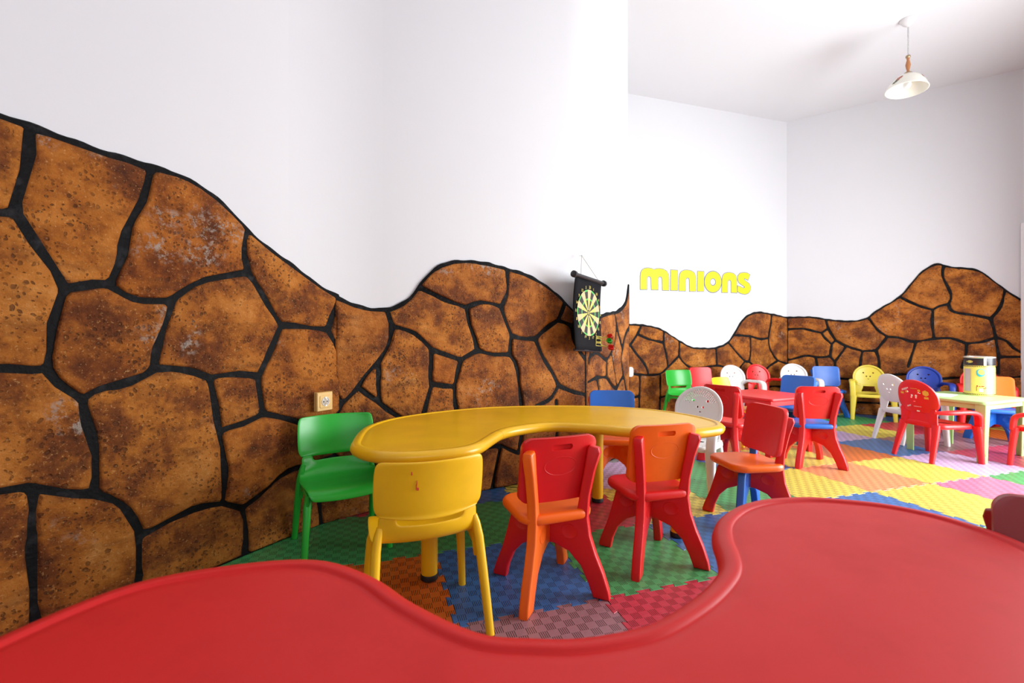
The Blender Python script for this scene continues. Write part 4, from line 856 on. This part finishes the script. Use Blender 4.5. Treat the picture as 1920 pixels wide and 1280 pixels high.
# ------------------------------------------------------------------ things on the walls
# socket on the left wall
def wall_hit(P, d, px, py, off=0.0):
    """where the traced socket, board and lettering stand on a wall: along it and above the floor"""
    P = Vector(P) + Vector((d.y, -d.x)) * off; k = (px - 960) / 857
    s = (k * P.y - P.x) / (d.x - k * d.y); z = P.y + s * d.y
    return s, HC + (633 - py) * z / 857
SOCKM = flat('pale_wood_plastic', (0.72, 0.46, 0.14), 0.4); CHROME = flat('brushed_metal', (0.62, 0.62, 0.62), 0.3, 0.7); IVORY = flat('ivory_plastic', (0.75, 0.72, 0.66), 0.4)
s, h = wall_hit(L0, D1, 607, 752, .06)
t = thing('wall_socket', 'square pale wood-coloured power socket on the rock wall above the green chair', 'socket'); t.matrix_world = frame(L0, D1, .030, s, h)
MB().slab(rrect(.086, .088, .004, 3), [(0, .018), (0, .036), (.003, .040)], MXZ).build('cover_plate', SOCKM, t, smooth=False)
MB().slab(rrect(.058, .058, .006, 3), [(0, .039), (0, .0415), (.002, .0425)], MXZ).build('inner_plate', SOCKM, t, smooth=False)
RX = Matrix.Rotation(pi / 2, 4, 'X')
MB().lathe([(.0205, .0420), (.0205, .0450), (.0185, .0450), (.0178, .0425), (.001, .0425)], 28, RX, cap0=False).build('socket_well', IVORY, t)
for dx in (-.0095, .0095): MB().lathe([(.0032, .0424), (.0032, .0434)], 12, RX @ Matrix.Translation((dx, 0, 0))).build('contact_hole', BLACK, t)
for dz in (-.018, .018): MB().box((-.003, -.047, dz - .003), (.003, -.042, dz + .003)).build('earth_clip', CHROME, t, smooth=False)
# light switch beside the pier
s, h = wall_hit(F4, D4, 1182, 697, .03)
t = thing('light_switch', 'small white light switch on the back wall beside the projecting rock corner', 'switch'); t.matrix_world = frame(F4, D4, 0, s, h)
MB().slab(rrect(.07, .11, .03, 6), [(0, .018), (0, .036), (.004, .040)], MXZ).build('cover_plate', IVORY, t)
MB().slab(rrect(.05, .06, .006, 4), [(0, .039), (0, .043), (.002, .045)], MXZ).build('rocker', IVORY, t)
# magnetic roll-up dartboard
n3 = Vector((D3.y, -D3.x)); OFF = .075
s, h = wall_hit(B23, D3, 1103, 590, OFF)
DB = frame(B23, D3, OFF, s, h) @ Matrix.Rotation(math.radians(3.0), 4, 'Y')
t = thing('dartboard', 'black roll-up dartboard hanging from a string on the rock corner', 'dartboard'); t.matrix_world = DB
BOARD = flat('black_felt', (0.007, 0.007, 0.009), 0.85); BOARD.node_tree.nodes['Principled BSDF'].inputs['Specular IOR Level'].default_value = 0.15; TUBE = flat('black_tube', (0.02, 0.02, 0.022), 0.35)
BW, BT, BB = .175, .222, -.228
m = MB(); rows = []
for k in range(13):
    z = BT + (BB - BT) * k / 12; yy = .008 * math.sin(k / 12 * pi) - .010 * (k / 12) ** 2
    rows.append([(BW * (2 * i / 8 - 1), yy + .004 * math.sin(i * .9 + k * .4), z) for i in range(9)])
vs = [p for r in rows for p in r]; fs = [(k * 9 + i, k * 9 + i + 1, (k + 1) * 9 + i + 1, (k + 1) * 9 + i) for k in range(12) for i in range(8)]
bd = m.add(vs, fs).build('board_sheet', BOARD, t, solid=.006)
RYX = Matrix.Rotation(pi / 2, 4, 'Y')
m = MB().lathe([(.013, -.192), (.013, .192)], 18, Matrix.Translation((0, -.004, BT + .008)) @ RYX); m.build('hanging_tube', TUBE, t)
for sx in (-1, 1):
    m = MB().lathe([(.010, 0), (.021, .002), (.021, .020), (.012, .024)], 18, Matrix.Translation((sx * .188, -.004, BT + .008)) @ Matrix.Rotation(sx * pi / 2, 4, 'Y')); m.build('end_cap', TUBE, t)
m = MB().lathe([(.008, -.172), (.008, .172)], 14, Matrix.Translation((0, -.002, BB)) @ RYX); m.build('bottom_rod', TUBE, t)
STR = flat('pale_string', (0.45, 0.42, 0.38), 0.8)
m = MB()
m.tube([(-.115, -.004, BT + .02), (-.001, .058, BT + .165), (.001, .058, BT + .165), (.115, -.004, BT + .02)], .0022, 6)
m.build('hanging_string', STR, t)
m = MB().lathe([(.005, 0), (.005, .006), (.002, .008), (.002, .022)], 10, Matrix.Translation((0, .053, BT + .166)) @ Matrix.Rotation(-pi / 2, 4, 'X')); m.build('nail', CHROME, t)
DC = (0, .012)
DP = [flat('target_tan', (0.62, 0.42, 0.22), 0.7), flat('target_black', (0.014, 0.016, 0.014), 0.7), flat('target_green', (0.08, 0.42, 0.08), 0.7), flat('target_yellow', (0.66, 0.55, 0.12), 0.7)]
def board_y(z): k = (BT - z) / (BT - BB); return .008 * math.sin(k * pi) - .010 * k * k - .0085
m = MB(); R_ = .148
for i in range(20):
    a0, a1 = (i - .5) * pi / 10, (i + .5) * pi / 10
    for (r0, r1, c) in ((.12, .56, (3, 1)[i % 2]), (.56, .63, (3, 2)[i % 2]), (.63, .93, (0, 1)[i % 2]), (.93, 1.0, (0, 2)[i % 2])):
        vs = []
        for r, a in ((r0, a0), (r0, (a0 + a1) / 2), (r0, a1), (r1, a1), (r1, (a0 + a1) / 2), (r1, a0)):
            x = R_ * r * math.sin(a) + DC[0]; z = R_ * r * math.cos(a) + DC[1]; vs.append((x, board_y(z), z))
        m.add(vs, [(0, 1, 2, 3, 4, 5)], c)
for (r, c) in ((.12, 1), (.07, 3), (.035, 1)):
    m.add([(R_ * r * math.sin(2 * pi * i / 14), board_y(DC[1]) - .0006 * (r < .1) - .0006 * (r < .05), DC[1] + R_ * r * math.cos(2 * pi * i / 14)) for i in range(14)], [tuple(range(14))], c)
m.build('target_face', DP, t, smooth=False)
m = MB()
for i, nn in enumerate((20, 1, 18, 4, 13, 6, 10, 15, 2, 17, 3, 19, 7, 16, 8, 11, 14, 9, 12, 5)):
    a = i * pi / 10; vs, fs = font_mesh(str(nn), .026); x0_, z0_ = R_ * 1.10 * math.sin(a), DC[1] + R_ * 1.10 * math.cos(a)
    m.add([(x0_ + p.x, board_y(z0_) - .001, z0_ + p.y) for p in vs], fs)
m.build('numbers', DP[3], t, smooth=False)
m = MB()
bx0, bx1, bz0, bz1 = .090, .165, -.195, -.130
for (a, b_) in (((bx0, bz0), (bx1, bz0 + .003)), ((bx0, bz1 - .003), (bx1, bz1)), ((bx0, bz0), (bx0 + .003, bz1)), ((bx1 - .003, bz0), (bx1, bz1))): m.box((a[0], board_y(-.16) - .002, a[1]), (b_[0], board_y(-.16) + .001, b_[1]))
for r in range(2):
    for i in range(3): m.box((bx0 + .010 + i * .021, board_y(-.16) - .002, -.150 - r * .028), (bx0 + .020 + i * .021, board_y(-.16) + .001, -.136 - r * .028))
m.build('score_box', DP[3], t, smooth=False)
def dart(i, x, z, col, cname):
    d = thing('dart', cname, 'dart', group='darts on the dartboard'); d.matrix_world = DB @ Matrix.Translation((x, board_y(z) - .0065, z)) @ Matrix.Rotation(math.radians((4, -6, 8)[i]), 4, 'Z') @ Matrix.Rotation(math.radians((-8, 4, 10)[i]), 4, 'X')
    # the dart points along +y into the board
    RM = Matrix.Rotation(pi / 2, 4, 'X')
    MB().lathe([(.001, -.002), (.006, 0), (.006, .004), (.003, .008), (.0035, .03), (.002, .05)], 10, RM).build('barrel', DP[3], d)
    m = MB()
    for k in range(4):
        a = k * pi / 2 + .4; c_, s_ = math.cos(a), math.sin(a)
        pr = [(0.001, -.040), (.018, -.052), (.020, -.078), (.001, -.084)]
        m.add([(r * c_ - .0006 * s_, y, r * s_ + .0006 * c_) for r, y in pr] + [(r * c_ + .0006 * s_, y, r * s_ - .0006 * c_) for r, y in pr], [(0, 1, 2, 3), (7, 6, 5, 4), (0, 4, 5, 1), (1, 5, 6, 2), (2, 6, 7, 3)])
    m.build('flight', col, d, smooth=False)
dart(0, .150, -.140, RED, 'red-flighted dart sticking out above the others at the dartboard corner')
dart(1, .150, -.155, GREEN, 'green-flighted dart at the lower corner of the dartboard')
dart(2, .155, -.190, RED, 'lowest red-flighted dart at the lower corner of the dartboard')
# painted lettering on the back wall
LET = {'m': [(88,437),(88,230),(95,175),(120,130),(160,108),(215,104),(270,115),(305,130),(340,115),(390,113),(450,125),(500,155),(525,205),(532,260),(532,452),(435,448),(430,270),(420,245),(395,233),(370,245),(362,270),(362,442),(262,440),(255,260),(240,235),(218,230),(198,240),(188,265),(188,437)],
 'i': [(562,452),(565,135),(665,140),(665,453)],
 'n': [(692,458),(695,260),(705,200),(730,160),(775,138),(830,137),(885,148),(930,180),(948,225),(952,270),(952,465),(860,465),(857,290),(848,262),(825,252),(802,265),(795,290),(793,460)],
 'i2': [(980,465),(985,155),(1080,158),(1080,465)],
 'o': [(1223 + 130 * math.cos(2 * pi * i / 28 + pi / 2), 320 - 163 * math.sin(2 * pi * i / 28 + pi / 2)) for i in range(29)] + [(1223 + 47 * math.cos(2 * pi * (28 - i) / 28 + pi / 2), 322 - 58 * math.sin(2 * pi * (28 - i) / 28 + pi / 2)) for i in range(29)],
 'n2': [(1362,485),(1368,280),(1380,220),(1405,190),(1450,175),(1490,175),(1545,190),(1580,225),(1595,290),(1598,490),(1510,485),(1510,320),(1500,295),(1478,285),(1460,298),(1452,320),(1450,485)],
 's': [(1800,210),(1770,290),(1735,270),(1705,265),(1712,290),(1750,320),(1790,350),(1812,400),(1805,455),(1775,495),(1730,512),(1680,505),(1630,485),(1608,465),(1612,385),(1650,395),(1690,418),(1725,410),(1715,390),(1670,360),(1630,330),(1612,280),(1615,225),(1650,185),(1710,175),(1760,182)]}
YPAINT = flat('yellow_paint', (0.76, 0.66, 0.0), 0.6); LPAINT = flat('slate_blue_paint', (0.10, 0.13, 0.22), 0.6)
t = thing('wall_lettering', 'rounded yellow painted lettering spelling one word on the white back wall', 'lettering')
t.matrix_world = frame(F4, D4)
for k, P in LET.items():
    Q = [wall_hit(F4, D4, 1190 + x / 8.348, 490 + y / 8.348) for x, y in P]
    if k == 'o':
        n_ = 29
        def strip(i0, i1, ins, d0, d1_):
            m = MB(); cxq = sum(q[0] for q in Q) / len(Q); cyq = sum(q[1] for q in Q) / len(Q)
            vo = []; vi = []
            for i in range(n_):
                o_, i_ = Q[i], Q[2 * n_ - 1 - i]
                ro = 1 + ins / .1; ri = 1 - ins / .04
                vo.append((cxq + (o_[0] - cxq) * ro, cyq + (o_[1] - cyq) * ro)); vi.append((cxq + (i_[0] - cxq) * ri, cyq + (i_[1] - cyq) * ri))
            for i in range(n_ - 1):
                q4 = [vo[i], vo[i + 1], vi[i + 1], vi[i]]
                m.add([(a, -d1_, b_) for a, b_ in q4] + [(a, -d0, b_) for a, b_ in q4], [(0, 1, 2, 3), (0, 4, 5, 1), (2, 6, 7, 3)])
            return m
        ob = strip(0, 0, 0, 0, .0035).build('letter', YPAINT, t, smooth=False); strip(0, 0, .0075, 0, .0020).build('outline', LPAINT, ob, smooth=False)
        continue
    Q = ccw(Q)
    ob = MB().slab(Q, [(0, 0), (0, .0035)], MXZ).build('letter', YPAINT, t, smooth=False)
    MB().slab(Q, [(-.0065, 0), (-.0065, .0020)], MXZ).build('outline', LPAINT, ob, smooth=False)
# ------------------------------------------------------------------ pendant lamp
LX, LY = 3.345, 3.86
t = thing('pendant_lamp', 'pendant lamp with a flowered glass shade hanging from the ceiling on a chain', 'lamp', (LX, LY, 0))
CERAM = flat('white_enamel', (0.72, 0.72, 0.72), 0.4); WOOD = flat('turned_wood', (0.42, 0.17, 0.06), 0.45); BRASS = flat('aged_brass', (0.35, 0.24, 0.14), 0.4, 0.6)
GLASS, nt, b = new_mat('milk_glass'); b.inputs['Base Color'].default_value = (0.80, 0.79, 0.70, 1); b.inputs['Roughness'].default_value = 0.18
b.inputs['Subsurface Weight'].default_value = 0.25; b.inputs['Subsurface Radius'].default_value = (.02, .02, .015)
MB().lathe([(.058, H - .001), (.056, H - .012), (.036, H - .04), (.016, H - .055), (.010, H - .062)], 28).build('ceiling_rose', CERAM, t)
m = MB()
for k in range(13):
    zc = H - .070 - k * .0185; M = Matrix.Translation((0, 0, zc)) @ Matrix.Rotation((k % 2) * pi / 2, 4, 'Z')
    path = [M @ Vector((.006 * math.cos(a), 0, .0125 * math.sin(a))) for a in [2 * pi * i / 10 for i in range(11)]]
    m.tube(path, .0018, 6, (0, 1, 0.01))
m.build('chain', CHROME, t)
m = MB().tube([(.004, .002, H - .06), (.006, .002, H - .18), (.003, 0, H - .30)], .0022, 6); m.build('cord', CHROME, t)
zb = H - .30
MB().lathe([(.006, zb), (.016, zb - .006), (.018, zb - .018), (.010, zb - .026)], 18).build('hook_cap', BRASS, t)
MB().lathe([(.009, zb - .022), (.012, zb - .03), (.009, zb - .042), (.014, zb - .06), (.0185, zb - .085), (.014, zb - .11), (.009, zb - .13), (.012, zb - .145), (.010, zb - .152)], 20).build('turned_stem', WOOD, t)
TM = Matrix.Translation((0, 0, zb - .150)) @ Matrix.Rotation(math.radians(5), 4, 'Y')
MB().lathe([(.010, .004), (.028, -.002), (.034, -.014), (.036, -.022)], 24, TM).build('collar', BRASS, t)
prof = [(.030, -.014), (.050, -.022), (.078, -.040), (.104, -.066), (.124, -.098), (.138, -.128), (.146, -.146)]
m = MB().lathe(prof + [(r - .005, z - .002) for r, z in prof[::-1]], 44, TM, cap0=False, cap1=False); sh = m.build('glass_shade', GLASS, t)
for nm, mat, items in (('flower_print', flat('rose_print', (0.42, 0.12, 0.08), 0.4), [(200, .55, .020), (206, .50, .014), (300, .5, .018), (60, .55, .02), (292, .56, .012)]), ('leaf_print', flat('leaf_print', (0.10, 0.11, 0.06), 0.4), [(196, .66, .014), (190, .72, .012), (308, .44, .010)])):
    m = MB()
    def at(a, u):
        x_ = u * (len(prof) - 1); k = min(int(x_), len(prof) - 2); fr = x_ - k
        r = prof[k][0] * (1 - fr) + prof[k + 1][0] * fr + .0012; z = prof[k][1] * (1 - fr) + prof[k + 1][1] * fr
        return TM @ Vector((r * math.cos(a), r * math.sin(a), z))
    for (a, u, r) in items:
        a = math.radians(a)
        ring = [at(a + r * (1 + .3 * math.cos(5 * q)) * math.cos(q) / .11, u + r * (1 + .3 * math.cos(5 * q)) * math.sin(q) / .2) for q in [2 * pi * i / 20 for i in range(20)]]
        cpt = at(a, u); m.add([cpt] + ring, [(0, 1 + i, 1 + (i + 1) % 20) for i in range(20)])
    m.build(nm, mat, sh, smooth=False)
MB().lathe([(.013, -.02), (.014, -.05), (.012, -.06), (.024, -.082), (.030, -.102), (.024, -.122), (.006, -.131)], 20, TM).build('bulb', CERAM, t)
# ------------------------------------------------------------------ things on the lime table
TZ = .4355
t = thing('storage_tin', 'tall yellow and black tin canister standing on the lime table', 'tin', (3.68, 3.60, TZ))
TINY = flat('yellow_tin', (0.80, 0.66, 0.13), 0.35); TINK = flat('black_tin', (0.014, 0.014, 0.018), 0.3); TINM = flat('bare_tin', (0.66, 0.62, 0.52), 0.3, 0.8)
TEAL = flat('teal_print', (0.05, 0.40, 0.45), 0.4); LIL = flat('lilac_print', (0.52, 0.40, 0.42), 0.5); CRM = flat('red_print', (0.45, 0.04, 0.02), 0.5); CREAM = flat('cream_print', (0.80, 0.80, 0.72), 0.5)
R0 = .089
MB().lathe([(R0 - .004, 0), (R0 + .001, .002), (R0 + .001, .006), (R0, .008), (R0, .232)], 44).build('body', TINY, t)
MB().lathe([(R0, .232), (R0 + .0005, .233), (R0 + .0005, .292)], 44, cap0=False).build('black_band', TINK, t)
MB().lathe([(R0 + .0005, .290), (R0 + .003, .293), (R0 + .003, .300), (R0 - .002, .302), (R0 - .006, .296), (.002, .295)], 44).build('lid', TINM, t)
m = MB()
for zz in (.010, .226):
    for i in range(56):
        a = 2 * pi * i / 56; m.box((-.0022, -.0008, -.004), (.0022, .0008, .004), M=Matrix.Translation(((R0 + .0004) * math.cos(a), (R0 + .0004) * math.sin(a), zz)) @ Matrix.Rotation(a + pi / 2, 4, 'Z') @ Matrix.Rotation(.5, 4, 'Y'))
m.build('dashed_border', TINK, t, smooth=False)
va = math.atan2(-3.60, -3.68)                                  # towards the viewer's side of the room
def cyl(m, a0, a1, z0, z1, r=R0 + .0012, n=8):
    vs = [(r * math.cos(va + a0 + (a1 - a0) * i / n), r * math.sin(va + a0 + (a1 - a0) * i / n), z) for z in (z0, z1) for i in range(n + 1)]
    m.add(vs, [(i, i + 1, i + n + 2, i + n + 1) for i in range(n)])
m = MB(); cyl(m, -1.15, -.55, .03, .205); m.build('text_panel', LIL, t)
m = MB()
for i in range(24):
    q = 2 * pi * i / 24; th = .0025 + .007 * max(0, math.cos(q - 3.9)); cyl(m, .12 + .26 * math.cos(q) - .045, .12 + .26 * math.cos(q) + .045, .180 + .026 * math.sin(q) - th, .180 + .026 * math.sin(q) + th, n=2)
m.build('swirl_print', TEAL, t)
m = MB()
for (a, z, da, dz) in ((-.16, .052, .018, .016), (-.12, .074, .04, .006), (.03, .072, .05, .003), (.22, .073, .09, .004), (.40, .062, .03, .005), (.30, .056, .05, .003)): cyl(m, a - da, a + da, z - dz, z + dz, n=3)
m.build('red_script', CRM, t)
m = MB(); cyl(m, -.02, .25, .030, .055); m.build('cream_label', CREAM, t)
m = MB()
for i, (da, dz) in enumerate(((.02, .006), (.03, .005), (.035, .010), (.035, .010), (.03, .009), (.02, .006))): cyl(m, -.85 + i * .085 - da, -.85 + i * .085 + da, .262 - dz, .262 + dz, R0 + .0018, 3)
m.build('gold_script', TINY, t)
m = MB(); cyl(m, .28, .45, .234, .291, R0 + .0016); m.build('pale_stripe', CREAM, t)
PAPER = flat('white_paper', (0.85, 0.85, 0.85), 0.7)
rzt = math.atan2(.38, .925)
o = MB().slab(rrect(.26, .20, .004, 2), [(0, 0), (0, .0012)]).build('paper_sheet', PAPER, None, smooth=False); o.location = (3.345, 3.60, TZ + .0006); o.rotation_euler = (0, 0, rzt + .25)
tag(o, 'white sheet of paper lying on the lime table beside the tin', 'paper')

for o in bpy.data.objects:
    if o.name.split('.')[0] in ('numbers', 'score_box', 'chain', 'dashed_border', 'red_script', 'gold_script', 'printed_lettering', 'printed_dots', 'crayon_mark', 'flower_print', 'leaf_print', 'swirl_print', 'target_face', 'flight'): o['kind'] = 'stuff'
